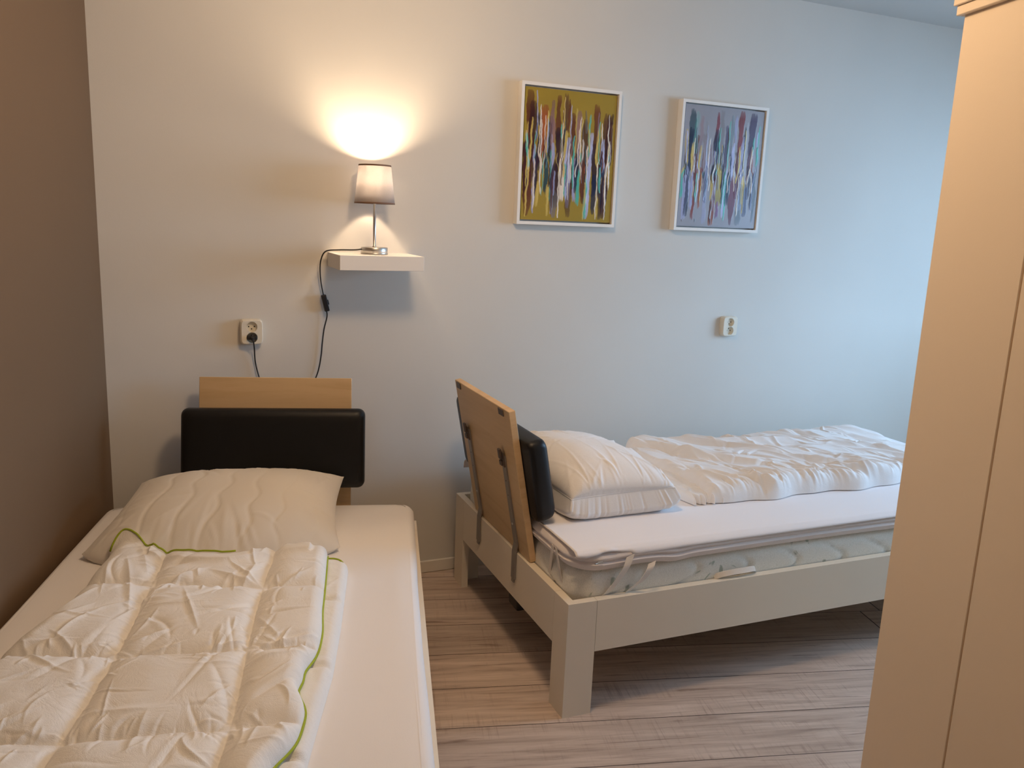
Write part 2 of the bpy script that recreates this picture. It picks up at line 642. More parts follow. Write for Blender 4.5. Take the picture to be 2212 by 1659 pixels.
# ------------------------------------------------------------------ beds
def bed_frame(root, board_s, pad, length=2.06, width=1.0):
    """local x: head to foot, y: across, z: up"""
    TH = .025; ZT = .357; ZB = .198; LW = .092
    # L-shaped legs, each of two mitred boards
    for (cx_, sx) in ((0, 1), (length, -1)):
        for (cy_, sy) in ((0, 1), (width, -1)):
            bm = bmesh.new()
            pts = [(0, 0), (LW, 0), (LW, TH), (TH, TH), (TH, LW), (0, LW)]
            pts = [(cx_ + sx * x, cy_ + sy * y) for x, y in pts]
            prism(bm, pts, 0.0, ZT)
            obj('leg', bm, M['cream'], root)
    g = .0012
    for y0 in (0, width - TH):
        bm = bmesh.new(); box(bm, (LW + g, y0, ZB), (length - LW - g, y0 + TH, ZT))
        obj('side_rail', bm, M['cream'], root)
    for x0 in (0, length - TH):
        bm = bmesh.new(); box(bm, (x0, LW + g, ZB), (x0 + TH, width - LW - g, ZT))
        obj('end_rail', bm, M['cream'], root)
    # slatted base between the rails
    bm = bmesh.new()
    box(bm, (TH + .005, TH + .002, .255), (length - TH - .005, TH + .05, .29))
    box(bm, (TH + .005, width - TH - .05, .255), (length - TH - .005, width - TH - .002, .29))
    for i in range(16):
        x = .10 + i * (length - .25) / 15
        box(bm, (x, TH + .05, .27), (x + .055, width - TH - .05, .285))
    obj('slatted_base', bm, M['maple_edge'], root)
    bm = bmesh.new(); box(bm, (.07, .52, .075), (.11, .60, .255), .006)
    obj('support_foot', bm, M['black'], root)
    # headboard: veneered board leaning outward
    tilt = math.atan2(.094, .492)
    hb = obj('headboard', bmesh.new(), M['maple'], root)
    s0, s1 = board_s
    w2 = (s1 - s0) / 2
    bm = bmesh.new()
    box(bm, (0, -w2, 0), (.022, w2, .503), .0015, 1)
    for f in bm.faces:
        if abs(f.normal.x) < .5: f.material_index = 1
    bm.to_mesh(hb.data); bm.free()
    hb.data.materials.append(M['maple_edge'])
    hb.location = (.010, (s0 + s1) / 2, .3575)
    hb.rotation_euler = (0, -tilt, 0)
    # straps on the outside face, bolted to the end rail
    for yo in (-.155, .180):
        st = bmesh.new()
        w_ = .030
        pts = [(-.005, yo, .335), (-.005, yo, .02), (-.0052, yo, -.004), (-.030, yo, -.030), (-.0265, yo, -.10)]
        # lower piece hangs vertically on the rail: rotate back the tilt
        lo = Matrix.Rotation(tilt, 3, 'Y')
        def rail(z, off): return lo @ Vector((off - .010, yo, z))
        P = [Vector((-.0002, yo, .335)), Vector((-.0002, yo, .18)), Vector((-.0002, yo, .03)), rail(-.002, -.0008), rail(-.06, -.0008), rail(-.092, -.0008)]
        nrm = [Vector((-1, 0, 0))] * 3 + [lo @ Vector((-1, 0, 0))] * 3
        band(st, P, nrm, [(0, 1, 0)] * 6, w_, .005)
        # pointed tip
        q = rail(-.092, -.0008); q2 = rail(-.104, -.0008)
        band(st, [q, q2], [nrm[-1]] * 2, [(0, 1, 0)] * 2, w_ * .62, .005)
        o = obj('strap', st, M['strap_metal'], hb)
        # fastener plate at the top and round bolts
        bt = bmesh.new()
        box(bt, (-.010, yo - .017, .300), (-.0052, yo + .017, .350), .003, 2)
        box(bt, (-.018, yo - .011, .328), (-.009, yo + .009, .362), .004, 2)
        box(bt, (-.0160, yo - .009, .305), (-.009, yo + .011, .322), .003, 2)
        obj('fastener', bt, M['clip'], hb)
        for zz in (.10, .20, .25):
            bt = bmesh.new()
            r = .0045 if zz == .10 else .0022
            bmesh.ops.create_uvsphere(bt, u_segments=10, v_segments=6, radius=r, matrix=Matrix.Translation((-.0055, yo, zz)) @ Matrix.Diagonal((.5, 1, 1, 1)))
            obj('screw', bt, M['steel'] if zz == .10 else M['clip'], hb)
    for yo in (-.190, .215):
        bt = bmesh.new()
        box(bt, (-.0035, yo - .020, .478), (-.0002, yo + .020, .4995), .001, 1)
        obj('clip', bt, M['clip'], hb)
    # cushion: leather, rounded, wider than the board
    hwid, z0, z1, pad_y = pad
    zc_, hz_ = (z0 + z1) / 2, (z1 - z0) / 2
    bm = bmesh.new()
    # front-facing rings: rounded-rectangle outlines swept over the padded profile
    prof_ = [(0, 0.006), (.004, .001), (.020, 0), (.040, 0.0005), (.052, .003), (.060, .0085), (.0655, .017), (.0685, .030), (.0700, .055), (.0705, .09)]
    rings = []
    for xd, ins in prof_:
        ring = []
        rc = max(.004, .024 - ins * .2)
        a_, b_ = hwid - ins, hz_ - ins
        for (sx_, sy_, a0) in ((1, 1, 0), (-1, 1, 90), (-1, -1, 180), (1, -1, 270)):
            for k in range(7):
                an = math.radians(a0 + k * 15)
                ring.append(bm.verts.new((.0235 + xd, pad_y + sx_ * (a_ - rc) + rc * math.cos(an), zc_ + sy_ * (b_ - rc) + rc * math.sin(an))))
        rings.append(ring)
    for A, B in zip(rings, rings[1:]):
        n_ = len(A)
        for i in range(n_): bm.faces.new((A[i], A[(i + 1) % n_], B[(i + 1) % n_], B[i]))
    bm.faces.new(rings[0]); bm.faces.new(rings[-1])
    cu = obj('headboard_cushion', bm, M['leather'], root, smooth=True)
    cu.location = hb.location; cu.rotation_euler = hb.rotation_euler
    tag(cu, 'black leather cushion')
    return hb


rbed = empty('single_bed', BO, BA, 'cream single bed standing sideways along the back wall, back of its wood headboard showing', 'bed', 'two single beds')
bed_frame(rbed, (.296, .806), (.343, .150, .412, .025))
lbed = empty('single_bed', (-.888, 2.784, 0), -math.pi / 2, 'single bed seen from its foot beside the brown wall, black cushion on wood headboard', 'bed', 'two single beds')
bed_frame(lbed, (.268, .772), (.300, .130, .400, 0))


def rounded_slab(name, x0, x1, y0, y1, z0, z1, r, mat, parent, rc=.06, nx=120, ny=60, wob=0, quilt=None, hollow=0):
    """mattress-like block with rounded edges and plan corners, closed; profile swept round the outline"""
    bm = bmesh.new()
    # outline
    out = []
    def arc(cx, cy, a0):
        for k in range(9):
            a = a0 + k / 8 * math.pi / 2
            out.append((cx + rc * math.cos(a), cy + rc * math.sin(a), math.cos(a), math.sin(a)))
    def line(xa, ya, xb, yb, nx_, ny_, n):
        for k in range(1, n):
            u = k / n
            out.append((xa + (xb - xa) * u, ya + (yb - ya) * u, nx_, ny_))
    nL = int((x1 - x0) / .012); nW = int((y1 - y0) / .012)
    arc(x1 - rc, y1 - rc, 0); line(x1 - rc, y1, x0 + rc, y1, 0, 1, nL)
    arc(x0 + rc, y1 - rc, math.pi / 2); line(x0, y1 - rc, x0, y0 + rc, -1, 0, nW)
    arc(x0 + rc, y0 + rc, math.pi); line(x0 + rc, y0, x1 - rc, y0, 0, -1, nL)
    arc(x1 - rc, y0 + rc, 1.5 * math.pi); line(x1, y0 + rc, x1, y1 - rc, 1, 0, nW)
    H = z1 - z0
    prof = []
    K = 7
    for k in range(K): a = k / (K - 1) * math.pi / 2; prof.append((r * (1 - math.sin(a)), z0 + r * (1 - math.cos(a))))
    m = 10
    for k in range(1, m): prof.append((0, z0 + r + (H - 2 * r) * k / m))
    for k in range(K): a = k / (K - 1) * math.pi / 2; prof.append((r * (1 - math.cos(a)), z1 - r + r * math.sin(a)))
    rings = []
    per = 0
    for j, (ins, z) in enumerate(prof):
        ring = []
        for i, (x, y, a, b) in enumerate(out):
            off = -ins
            zz = z
            if quilt: off += quilt(x, y, (z - z0) / H, a, b)
            if wob: zz += wob * math.sin(x * 7 + y * 3) * (z - z0) / H
            ring.append(bm.verts.new((x + a * off, y + b * off, zz)))
        rings.append(ring)
    n = len(out)
    for A, B in zip(rings, rings[1:]):
        for i in range(n):
            bm.faces.new((A[i], A[(i + 1) % n], B[(i + 1) % n], B[i]))
    bm.faces.new(rings[0][::-1])
    bm.faces.new(rings[-1])
    return obj(name, bm, mat, parent, smooth=True)


# ---------------- right bed bedding (local frame of the bed: x head->foot, y across)
def q_mat(x, y, t_, a, b):
    s = x if abs(b) > .5 else y
    ph = s * 5.2 + .35 * math.sin(t_ * 5.2 + s * 2.0)
    d = abs((ph + .5) % 1 - .5)
    groove = -.0065 * math.exp(-(d / .045) ** 2)
    belly = .006 * math.sin(math.pi * min(1, max(0, t_)))
    pipe = .004 * math.exp(-((t_ - .15) / .03) ** 2) + .003 * math.exp(-((t_ - .07) / .02) ** 2)
    return (groove if .22 < t_ < .9 else 0) + belly + pipe


rb = empty('mattress', BO, BA, 'thick quilted mattress with pale green print showing its side above the cream bed rail', 'mattress')
rounded_slab('mattress_body', .034, 2.020, .034, .966, .2905, .435, .03, M['mattress'], rb, .06, quilt=q_mat)
# carrying handle
bm = bmesh.new()
P = [(.512, .029, .360), (.53, .020, .370), (.57, .013, .376), (.62, .013, .377), (.655, .020, .374), (.668, .029, .364)]
P = catmull(P, 5)
band(bm, P, [(0, -1, .15)] * len(P), [(0, .6, 1)] * len(P), .016, .003)
tag(obj('carrying_handle', bm, M['tape'], rb, smooth=False), 'cream fabric carrying handle')


def q_top(x, y, t_, a, b):
    s = x if abs(b) > .5 else y
    zip_ = -.005 * math.exp(-((t_ - .52) / .05) ** 2) + .0035 * math.exp(-((t_ - .66) / .05) ** 2) + .0035 * math.exp(-((t_ - .38) / .05) ** 2)
    return zip_ + .004 * math.sin(s * 5.1) * (1 if a < .5 else 0) + (.0018 * abs(math.sin(s * 42)) if t_ > .72 else 0)


tp = empty('mattress_topper', BO, BA, 'thin pinkish white mattress topper with a zip, lying on the quilted mattress', 'mattress topper')
ob = rounded_slab('topper_body', .022, 2.012, .018, .985, .4365, .4955, .021, M['topper'], tp, .085, quilt=q_top)
for v in ob.data.vertices:      # sags over the corner, waves along the side
    c = v.co
    near = max(0, 1 - abs(c.y - .02) / .12)
    c.z += -.004 * near * math.exp(-((c.x - .15) / .1) ** 2) + .005 * near * math.exp(-((c.x - .22) / .08) ** 2) - .006 * near * math.exp(-((c.x - .36) / .04) ** 2)
bm = bmesh.new()
box(bm, (.088, .005, .4665), (.106, .012, .4725), .0015, 1)
tube(bm, [(.090, .007, .469), (.080, .005, .468)], .0022, 6)
tag(obj('zip_pull', bm, M['steel'], tp), 'small metal zip pull')


# protector lying over the topper: thin sheet whose hem hangs over the near side
def hem_drop(x):
    # z of the hem along the near side for distance x from the head
    return np.interp(x, [.0, .03, .06, .09, .115, .14, .165, .19, .226, .30, .40, .7, 1.2, 2.1], [.496, .486, .480, .484, .4965, .4970, .490, .483, .477, .4785, .481, .483, .486, .486])


nx_, ny_ = 240, 90
pr = empty('mattress_protector', BO, BA, 'smooth white mattress protector stretched over the topper of the right bed', 'mattress protector')
U = np.linspace(.024, 2.012, nx_)
side = []
Xg = np.zeros((nx_, ny_)); Yg = Xg.copy(); Zg = Xg.copy()
for i, x in enumerate(U):
    zh = float(hem_drop(x))
    # path from hem up the side, over the edge and across the top
    out_ = .004 if x > .2 else -.006
    pts = [(.018 - out_, zh), (.014 - out_ * .5, (zh + .490) / 2), (.019, max(.4925, zh)), (.032, .4990), (.06, .5000), (.30, .5000), (.60, .5000), (.95, .5000), (.972, .4975), (.990, .4835), (.991, .46)]
    PP = np.array(pts)
    L = np.concatenate([[0], np.cumsum(np.linalg.norm(np.diff(PP, axis=0), axis=1))])
    tt = np.linspace(0, 1, ny_) ** 1.0
    # denser near the hem
    tt = np.concatenate([np.linspace(0, .12, 30), np.linspace(.12, 1, ny_ - 29)[1:]]) * L[-1]
    Xg[i] = x; Yg[i] = np.interp(tt, L, PP[:, 0]); Zg[i] = np.interp(tt, L, PP[:, 1])
Zg += np.clip(perlin(Xg * 3.1, Yg * 4.2), -1, 1) * .0018 * (Zg > .498) + .001 * ridges(Xg, Yg, .15, 3, 5, .4, 4) * (Zg > .498)
Zg += .0012
ob = grid_obj('protector_sheet', Xg, Yg, Zg, M['sheet2'], pr)
sm = ob.modifiers.new('solid', 'SOLIDIFY'); sm.thickness = .0022; sm.offset = 1
# elastic corner tapes
for P, WD_ in (([(.196, .0085, .478), (.180, .002, .445), (.155, .014, .395), (.128, .030, .352)], (1, 0, .3)),
               ([(.268, .004, .450), (.256, -.004, .432), (.238, .002, .400), (.216, .016, .374), (.200, .026, .352)], (1, 0, .3)),):
    bm = bmesh.new()
    P = catmull(P, 6)
    band(bm, P, [(0, -1, 0)] * len(P), [WD_] * len(P), .026, .0014)
    tag(obj('elastic_tape', bm, M['tape'], pr), 'flat cream elastic tape')
for P in ([(.016, .130, .474), (.019, .120, .44), (.0325, .105, .357)], [(.016, .150, .474), (.020, .165, .44), (.0325, .20, .357)]):
    bm = bmesh.new()
    P = catmull(P, 6)
    band(bm, P, [(-1, 0, 0)] * len(P), [(0, 1, .3)] * len(P), .016, .0014)
    tag(obj('elastic_tape', bm, M['tape'], pr), 'flat cream elastic tape')

TOPR = .5030


# ---------------- pillows
def pillow(name, corners, T, zrest, mat, parent=None, pinch=.05, e=.42, quilt=False, nu=150, nv=120, flat=.35, wr=.004, seed=1, bulge=None, rpow=4.0, gath=0, front=0, elow=None, belly=0):
    """corners BL,BR,TR,TL (seam corners, 3-D). Upper and lower shell meet at the seam."""
    C = [np.array(c, float) for c in corners]
    u = np.linspace(-1, 1, nu)[:, None] * np.ones((1, nv)); v = np.linspace(-1, 1, nv)[None] * np.ones((nu, 1))
    # concentrate samples to the edges
    u = np.sin(u * math.pi / 2) * .5 + u * .5; v = np.sin(v * math.pi / 2) * .5 + v * .5
    pu = u * (1 - pinch * (1 - v ** 2) * 1.0 * np.abs(u)); pv = v * (1 - pinch * (1 - u ** 2) * np.abs(v))
    a = (pu + 1) / 2; b = (pv + 1) / 2
    mid = ((1 - a) * (1 - b))[..., None] * C[0] + (a * (1 - b))[..., None] * C[1] + (a * b)[..., None] * C[2] + ((1 - a) * b)[..., None] * C[3]
    ax = C[1] - C[0]; ay = C[3] - C[0]
    n = np.cross(ax, ay); n /= np.linalg.norm(n)
    if n[2] < 0: n = -n
    prof = (np.clip(1 - np.abs(u) ** rpow, 0, 1) * np.clip(1 - np.abs(v) ** rpow, 0, 1)) ** e
    if bulge is not None: prof = prof * bulge(u, v)
    w_ = np.linalg.norm(ax); h_ = np.linalg.norm(ay)
    X = u * w_ / 2; Y = v * h_ / 2
    edge = np.clip(1 - prof, 0, 1)
    wrk = 0
    if wr:
        # creases radiating from the seams
        wrk = wr * ((ridges(X, Y, math.pi / 2, 16, 5, .5, seed) - .4) * np.clip(np.abs(v) * 1.5 - .5, 0, 1) + (ridges(X, Y, 0, 16, 5, .5, seed + 4) - .4) * np.clip(np.abs(u) * 1.5 - .6, 0, 1)) * np.clip(edge * 3, 0, 1)
        wrk = wrk + wr * 1.6 * fbm(X * 3 + seed, Y * 3, 3)
    if gath:
        gx = 0
        for gc in (-.62, -.05, .35, .78):
            dd = (u - gc) - .25 * (v + 1) * np.sign(gc + .3) * .5
            rad = np.exp(-((dd) / (.035 + .10 * (v + 1))) ** 2) * np.exp(-(v + 1) / .35)
            gx = gx - gath * rad * .8
            for k_ in (-1, 1):
                dl = dd - k_ * .22 * (v + 1)
                gx = gx + gath * .6 * np.exp(-(dl / .022) ** 2) * np.exp(-(v + 1) / .45)
        wrk = wrk + gx
    top = prof * T + wrk * (prof > .02)
    if quilt:
        q = 0
        for k in range(-3, 4):
            line = k * .098 + .010 * np.sin(Y * 50 + k * 2.3 + 1.2 * np.sin(Y * 17 + k)) + .03 * Y + .006 * np.sin(Y * 13 + k * 3)
            q = q + np.exp(-((X - line) / .006) ** 2)
        q2 = 0
        for k in range(-3, 4):
            q2 = q2 + np.exp(-((X - k * .098 - .02 * Y) / .03) ** 2)
        top = top - (.0030 * q + .0018 * q2) * np.clip(prof * 1.6 - .3, 0, 1) * (.5 + .8 * np.clip(.5 - v * .8 + .5 * perlin(X * 6, Y * 6), 0, 1))
    ay_n = ay / np.linalg.norm(ay)
    mid = mid - ay_n * (front * np.clip(1 - u ** 2, 0, 1) ** .8 * np.clip((1 - v) / 2, 0, 1) ** 2)[..., None]
    cen = mid.mean((0, 1))
    out_dir = mid - cen; out_dir[..., 2] = 0
    bel = (4 * prof * (1 - prof))[..., None] * out_dir * belly
    if wr:
        cre = creases(X, Y, 60, lambda x, y: math.atan2(y * 1.4, x) + .1, .3, (.08, .26), (.004, .009), (wr * .5, wr * 1.4), seed + 3, lambda x, y: max(abs(x) / (w_ / 2), abs(y) / (h_ / 2)) ** 2)
        top = top + cre * np.clip(prof * 2.5, 0, 1)
    P1 = mid + n * top[..., None] + bel * .6
    prl = (np.clip(1 - np.abs(u) ** rpow, 0, 1) * np.clip(1 - np.abs(v) ** rpow, 0, 1)) ** (elow or e)
    low = prl * T * flat
    if belly:
        rs = np.random.RandomState(seed)
        gl = 0
        for k_ in range(26):
            c0, sl, a0, w0 = rs.uniform(-1, 1), rs.uniform(-.5, .5), rs.uniform(.3, 1) * rs.choice([-1, 1]), rs.uniform(.012, .03)
            gl = gl + a0 * np.exp(-((u - c0 - sl * (v + 1)) / w0) ** 2) * np.exp(-(v + 1) / rs.uniform(.1, .35))
            gl = gl + a0 * np.exp(-((v - c0 - sl * (u + 1)) / w0) ** 2) * np.exp(-(u + 1) / rs.uniform(.1, .35))
        out_n = out_dir / np.maximum(np.linalg.norm(out_dir, axis=-1, keepdims=True), 1e-6)
    P2 = mid - n * low[..., None] + (4 * prl * (1 - prl))[..., None] * out_dir * belly
    if belly:
        P2 = P2 + out_n * (gl * .0045 * np.clip(4 * prl * (1 - prl), 0, 1))[..., None]
    P2[..., 2] = np.maximum(P2[..., 2], zrest + .0005)
    P1[..., 2] = np.maximum(P1[..., 2], zrest + .002)
    P1[..., 2] = np.maximum(P1[..., 2], P2[..., 2] + .0005)
    nuv = nu * nv
    idx = np.arange(nuv).reshape(nu, nv)
    f = np.stack([idx[:-1, :-1], idx[1:, :-1], idx[1:, 1:], idx[:-1, 1:]], -1).reshape(-1, 4)
    verts = np.concatenate([P1.reshape(-1, 3), P2.reshape(-1, 3)])
    loop = list(idx[:, 0]) + list(idx[-1, 1:]) + list(idx[-2::-1, -1]) + list(idx[0, -2:0:-1])
    faces = f.tolist() + (f[:, ::-1] + nuv).tolist()
    for a_, b_ in zip(loop, loop[1:] + loop[:1]):
        faces.append((int(b_), int(a_), int(a_) + nuv, int(b_) + nuv))
    me = bpy.data.meshes.new(name)
    me.from_pydata(verts.tolist(), [], faces)
    me.materials.append(mat)
    for p in me.polygons: p.use_smooth = True
    bm = bmesh.new(); bm.from_mesh(me)
    bmesh.ops.recalc_face_normals(bm, faces=bm.faces)
    bm.to_mesh(me); bm.free()
    o = bpy.data.objects.new(name, me); COL.objects.link(o)
    if parent: o.parent = parent
    seam = [Vector(verts[i] * .5 + verts[i + nuv] * .5) for i in loop]
    return o, seam


# right pillow: thick box-like pillow with a seam
rp = empty('pillow', BO, BA, 'plump white pillow with a piped seam leaning by the black cushion of the right bed', 'pillow', 'pillows')
o, seam = pillow('pillow_case', [(.118, .246, .574), (.487, .235, .584), (.490, .83, .572), (.085, .83, .567)], .108, TOPR, M['linen'], rp,
                 pinch=.035, e=.50, flat=1.0, wr=.0040, seed=3, rpow=3.0, gath=.006, elow=.22, belly=.10,
                 bulge=lambda u, v: 1 - .12 * u)
bm = bmesh.new(); tube(bm, [p for p in seam[::2]] + [seam[0]], .0022, 6)
obj('seam_piping', bm, M['linen'], rp, smooth=True)

# left pillow: quilted
MT = .433          # top of the fitted sheet, left bed
lp, seam = pillow('pillow', [(-.835, 2.315, .452), (-.128, 2.330, .452), (-.135, 2.700, .548), (-.775, 2.690, .535)], .108, MT, M['pillow'], None,
                  pinch=.06, e=.55, quilt=True, flat=.6, wr=.0022, seed=8, rpow=2.6, front=.115, elow=.4)
tag(lp, 'white quilted pillow with wavy stitching under the black cushion of the left bed', 'pillow', 'pillows')

# ---------------- left bed mattress
lm = empty('mattress', (-.888, 2.784, 0), -math.pi / 2, 'mattress in a white fitted sheet on the left bed beside the brown wall', 'mattress')
rounded_slab('mattress_body', .040, 2.018, .030, .970, .2905, .415, .03, M['topper'], lm, .05)


def left_sheet():
    # wraps the mattress: swept profile with a soft bulge above the rails
    def q(x, y, t_, a, b):
        s = x if abs(b) > .5 else y
        tuck = -.022 * max(0, 1 - t_ / .45) if t_ < .45 else 0
        seam = .003 * math.exp(-((t_ - .70) / .05) ** 2)
        return tuck + seam + .003 * math.sin(s * 4.3 + 1) + .0016 * math.sin(s * 17) * (1 - t_)
    o = rounded_slab('fitted_sheet', .024, 2.035, .000 - .012, .983, .360, MT, .026, M['sheet'], lm, .045, quilt=q)
    return o


lsheet = left_sheet()
# soft undulation on top: retopologise the flat cap
bm = bmesh.new(); bm.from_mesh(lsheet.data)
cap = max(bm.faces, key=lambda f: (len(f.verts), f.calc_center_median().z))
caps = sorted([f for f in bm.faces if len(f.verts) > 10], key=lambda f: f.calc_center_median().z)
bmesh.ops.delete(bm, geom=[caps[-1]], context='FACES_ONLY')
bm.to_mesh(lsheet.data); bm.free()
xs = np.linspace(.024, 2.035, 140); ys = np.linspace(-.012, .983, 70)
Xg, Yg = np.meshgrid(xs, ys, indexing='ij')
ex = np.minimum(np.minimum(Xg - .024, 2.035 - Xg), np.minimum(Yg + .012, .983 - Yg))
dist = np.clip(ex, 0, .05)
inset = .0195
Xg2 = np.clip(Xg, .024 + inset, 2.035 - inset); Yg2 = np.clip(Yg, -.012 + inset, .983 - inset)
# rounded plan corners
for cxx, cyy in ((.024 + .045, -.012 + .045), (.024 + .045, .983 - .045), (2.035 - .045, -.012 + .045), (2.035 - .045, .983 - .045)):
    dx = Xg2 - cxx; dy = Yg2 - cyy
    m = (dx * (1 if cxx > 1 else -1) > 0) & (dy * (1 if cyy > .5 else -1) > 0)
    rr = np.hypot(dx, dy); k = np.where(m & (rr > .021), .021 / np.maximum(rr, 1e-6), 1)
    Xg2 = cxx + dx * k if False else np.where(m, cxx + dx * k, Xg2)
    Yg2 = np.where(m, cyy + dy * k, Yg2)
Zg = MT - .0006 + np.clip(dist - .02, 0, .03) / .03 * (.0015 + .0022 * np.clip(perlin(Xg * 2.3, Yg * 3.7 + 4), -1, 1) + .0020 * ridges(Xg, Yg, .12, 4, 6, .5, 9))
grid_obj('sheet_top', Xg2, Yg2, Zg, M['sheet'], lm)

# ---------------- left duvet
dv = empty('folded_duvet', (0, 0, 0), 0, 'white quilted duvet with lime green piping, folded over on the left bed', 'duvet')
pill_bvh = bvh_of(lp)


def over(x, y, bvh, default):
    h = bvh.ray_cast(Vector((x, y, 1.5)), Vector((0, 0, -1)))
    return h[0].z if h[0] is not None else default


def slab_from_edges(name, left, right, head, hfun, mat, parent, nu, nv, zbase, r=.03, bvh=None, lift=.008, zb=None):
    """left/right: x at y curves (pairs (y,x)); head: y of the head edge at u"""
    U_ = np.linspace(0, 1, nu); V_ = np.linspace(0, 1, nv)
    X = np.zeros((nu, nv)); Y = X.copy()
    yb = .80
    for i, uu in enumerate(U_):
        yh = float(np.interp(uu, [p[0] for p in head], [p[1] for p in head]))
        Y[i] = yh + (yb - yh) * V_
    ly = np.array([p[0] for p in left])[::-1]; lx = np.array([p[1] for p in left])[::-1]
    ry = np.array([p[0] for p in right])[::-1]; rx = np.array([p[1] for p in right])[::-1]
    XL = np.interp(Y, ly, lx); XR = np.interp(Y, ry, rx)
    X = XL + (XR - XL) * U_[:, None]
    el = (X - XL); er = (XR - X); eh = (Y[:, :1] - Y)
    e = np.minimum(np.minimum(el, er), eh)
    return X, Y, e, el, er, eh


# lower layer
left = [(2.5, -.66), (1.9, -.66), (1.75, -.69), (.8, -.79)]
right = [(2.5, -.122), (2.22, -.112), (2.19, -.098), (1.86, -.100), (1.65, -.106), (1.52, -.118), (1.36, -.132), (.8, -.18)]
X, Y, e, el, er, eh = slab_from_edges('l', left, right, [(0, 2.20), (.9, 2.215), (1, 2.195)], None, None, None, 200, 260, MT)
prof = lambda e, r: np.sqrt(np.clip(1 - (1 - np.clip(e / r, 0, 1)) ** 2, 0, 1))
h = .032 * prof(e, .022) + .003 * fbm(X * 9, Y * 9, 3) * prof(e, .03)
for yy in (1.965, 1.655, 1.35, 1.04):
    h -= .012 * np.exp(-((Y - yy - .06 * (X + .1)) / .010) ** 2) * prof(e, .02)
h += .0025 * ridges(X, Y, .9, 14, 3, .6, 2) * prof(e, .03)
Z = MT + .0035 + np.maximum(h, .0005)
grid_obj('lower_layer', X, Y, Z, M['duvet'], dv, np.full_like(Z, MT + .003))
LOW = MT + .034
# upper layer
left = [(2.36, -.745), (2.18, -.745), (1.94, -.752), (1.79, -.785), (1.70, -.81), (1.4, -.84), (.8, -.90)]
right = [(2.5, -.156), (2.2, -.156), (2.03, -.150), (1.879, -.146), (1.78, -.138), (1.701, -.140), (1.65, -.150), (1.607, -.166), (1.575, -.158), (1.537, -.174), (1.503, -.155), (1.47, -.145), (1.425, -.148), (1.38, -.152), (1.343, -.166), (1.3, -.19), (1.269, -.195), (1.1, -.2), (.8, -.22)]
ry_ = np.array([p[0] for p in right])[::-1]; rx_ = np.array([p[1] for p in right])[::-1]
yd = np.linspace(.8, 2.5, 120); k = np.interp(yd, ry_, rx_); k = np.convolve(np.pad(k, 2, 'edge'), [.1, .2, .4, .2, .1], 'valid')
right_s = [(float(a), float(b)) for a, b in zip(yd[::-1], k[::-1])]
head_pts = [(0, 2.25), (.035, 2.30), (.10, 2.285), (.18, 2.240), (.30, 2.195), (.42, 2.168), (.57, 2.160), (.64, 2.175), (.72, 2.205), (.82, 2.215), (1, 2.215)]
hu = np.linspace(0, 1, 80); hk = np.interp(hu, [p[0] for p in head_pts], [p[1] for p in head_pts])
hk = np.convolve(np.pad(hk, 2, 'edge'), [.15, .2, .3, .2, .15], 'valid')
X, Y, e, el, er, eh = slab_from_edges('u', left, right_s, list(zip(hu, hk)), None, None, None, 420, 620, LOW)
# quilting panels: seams across and along
sx = [-.565, -.288]
def seamx(i, y): return sx[i] + (.0 if i == 0 else 0) + .012 * np.sin(y * 5 + i)
sy = [2.015, 1.690, 1.405, 1.10]
dxs = np.minimum(np.abs(X - seamx(0, Y)), np.abs(X - seamx(1, Y)))
dys = np.full_like(X, 9.)
for k_, yy in enumerate(sy):
    dys = np.minimum(dys, np.abs(Y - (yy + .02 * np.sin(X * 6 + k_) - (.05 * np.clip(-.5 - X, 0, 1) * 0))))
d = np.minimum(dxs, dys)
puff = (1 - np.exp(-dxs / .020)) * (1 - np.exp(-dys / .022))
edge = prof(e, .030)
edger = prof(er, .012)
body = .016 + .026 * puff
def dens_d(x, y):
    ds = min(abs(x - sx[0]), abs(x - sx[1])); dt = min(abs(y - q_) for q_ in sy)
    return .22 + .78 * math.exp(-min(ds, dt) / .045)
wr = creases(X, Y, 85, .75, .40, (.12, .36), (.005, .010), (.003, .0060), 4, dens_d)
wr = wr + creases(X, Y, 60, 2.35, .5, (.08, .26), (.004, .008), (.002, .0048), 9, dens_d)
wr = wr + creases(X, Y, 60, 0, .35, (.07, .22), (.003, .006), (.002, .0042), 15, dens_d)
wr = wr + creases(X, Y, 40, 1.45, .3, (.05, .16), (.003, .005), (.0015, .0035), 21, dens_d)
wr = wr + .006 * fbm(X * 4.5, Y * 4.5, 3)
gy = creases(X, Y, 150, math.pi / 2, .35, (.03, .08), (.0025, .005), (.0015, .0038), 33, lambda x, y: math.exp(-min(abs(y - q_) for q_ in sy) / .018))
gx = creases(X, Y, 120, 0, .35, (.03, .08), (.0025, .005), (.0015, .0038), 41, lambda x, y: math.exp(-min(abs(x - sx[0]), abs(x - sx[1])) / .018))
h = (body + wr + gy + gx) * np.minimum(edge, 1)
Zb = np.full_like(X, LOW + .001)
Zb = np.where(el < .055, MT + .003 + (LOW - MT) * prof(el, .055) * .9, Zb)
hl = prof(el, .06)
Z = np.where(el < .06, MT + .001 + (h + LOW - MT) * hl + .003 * (1 - hl), LOW + .001 + np.maximum(h, .001))
# right hem: thin free edge, lightly waved
Z += .010 * np.exp(-er / .04) * (np.sin(Y * 21) * .5)
Z += .012 * np.exp(-er / .012) * .3
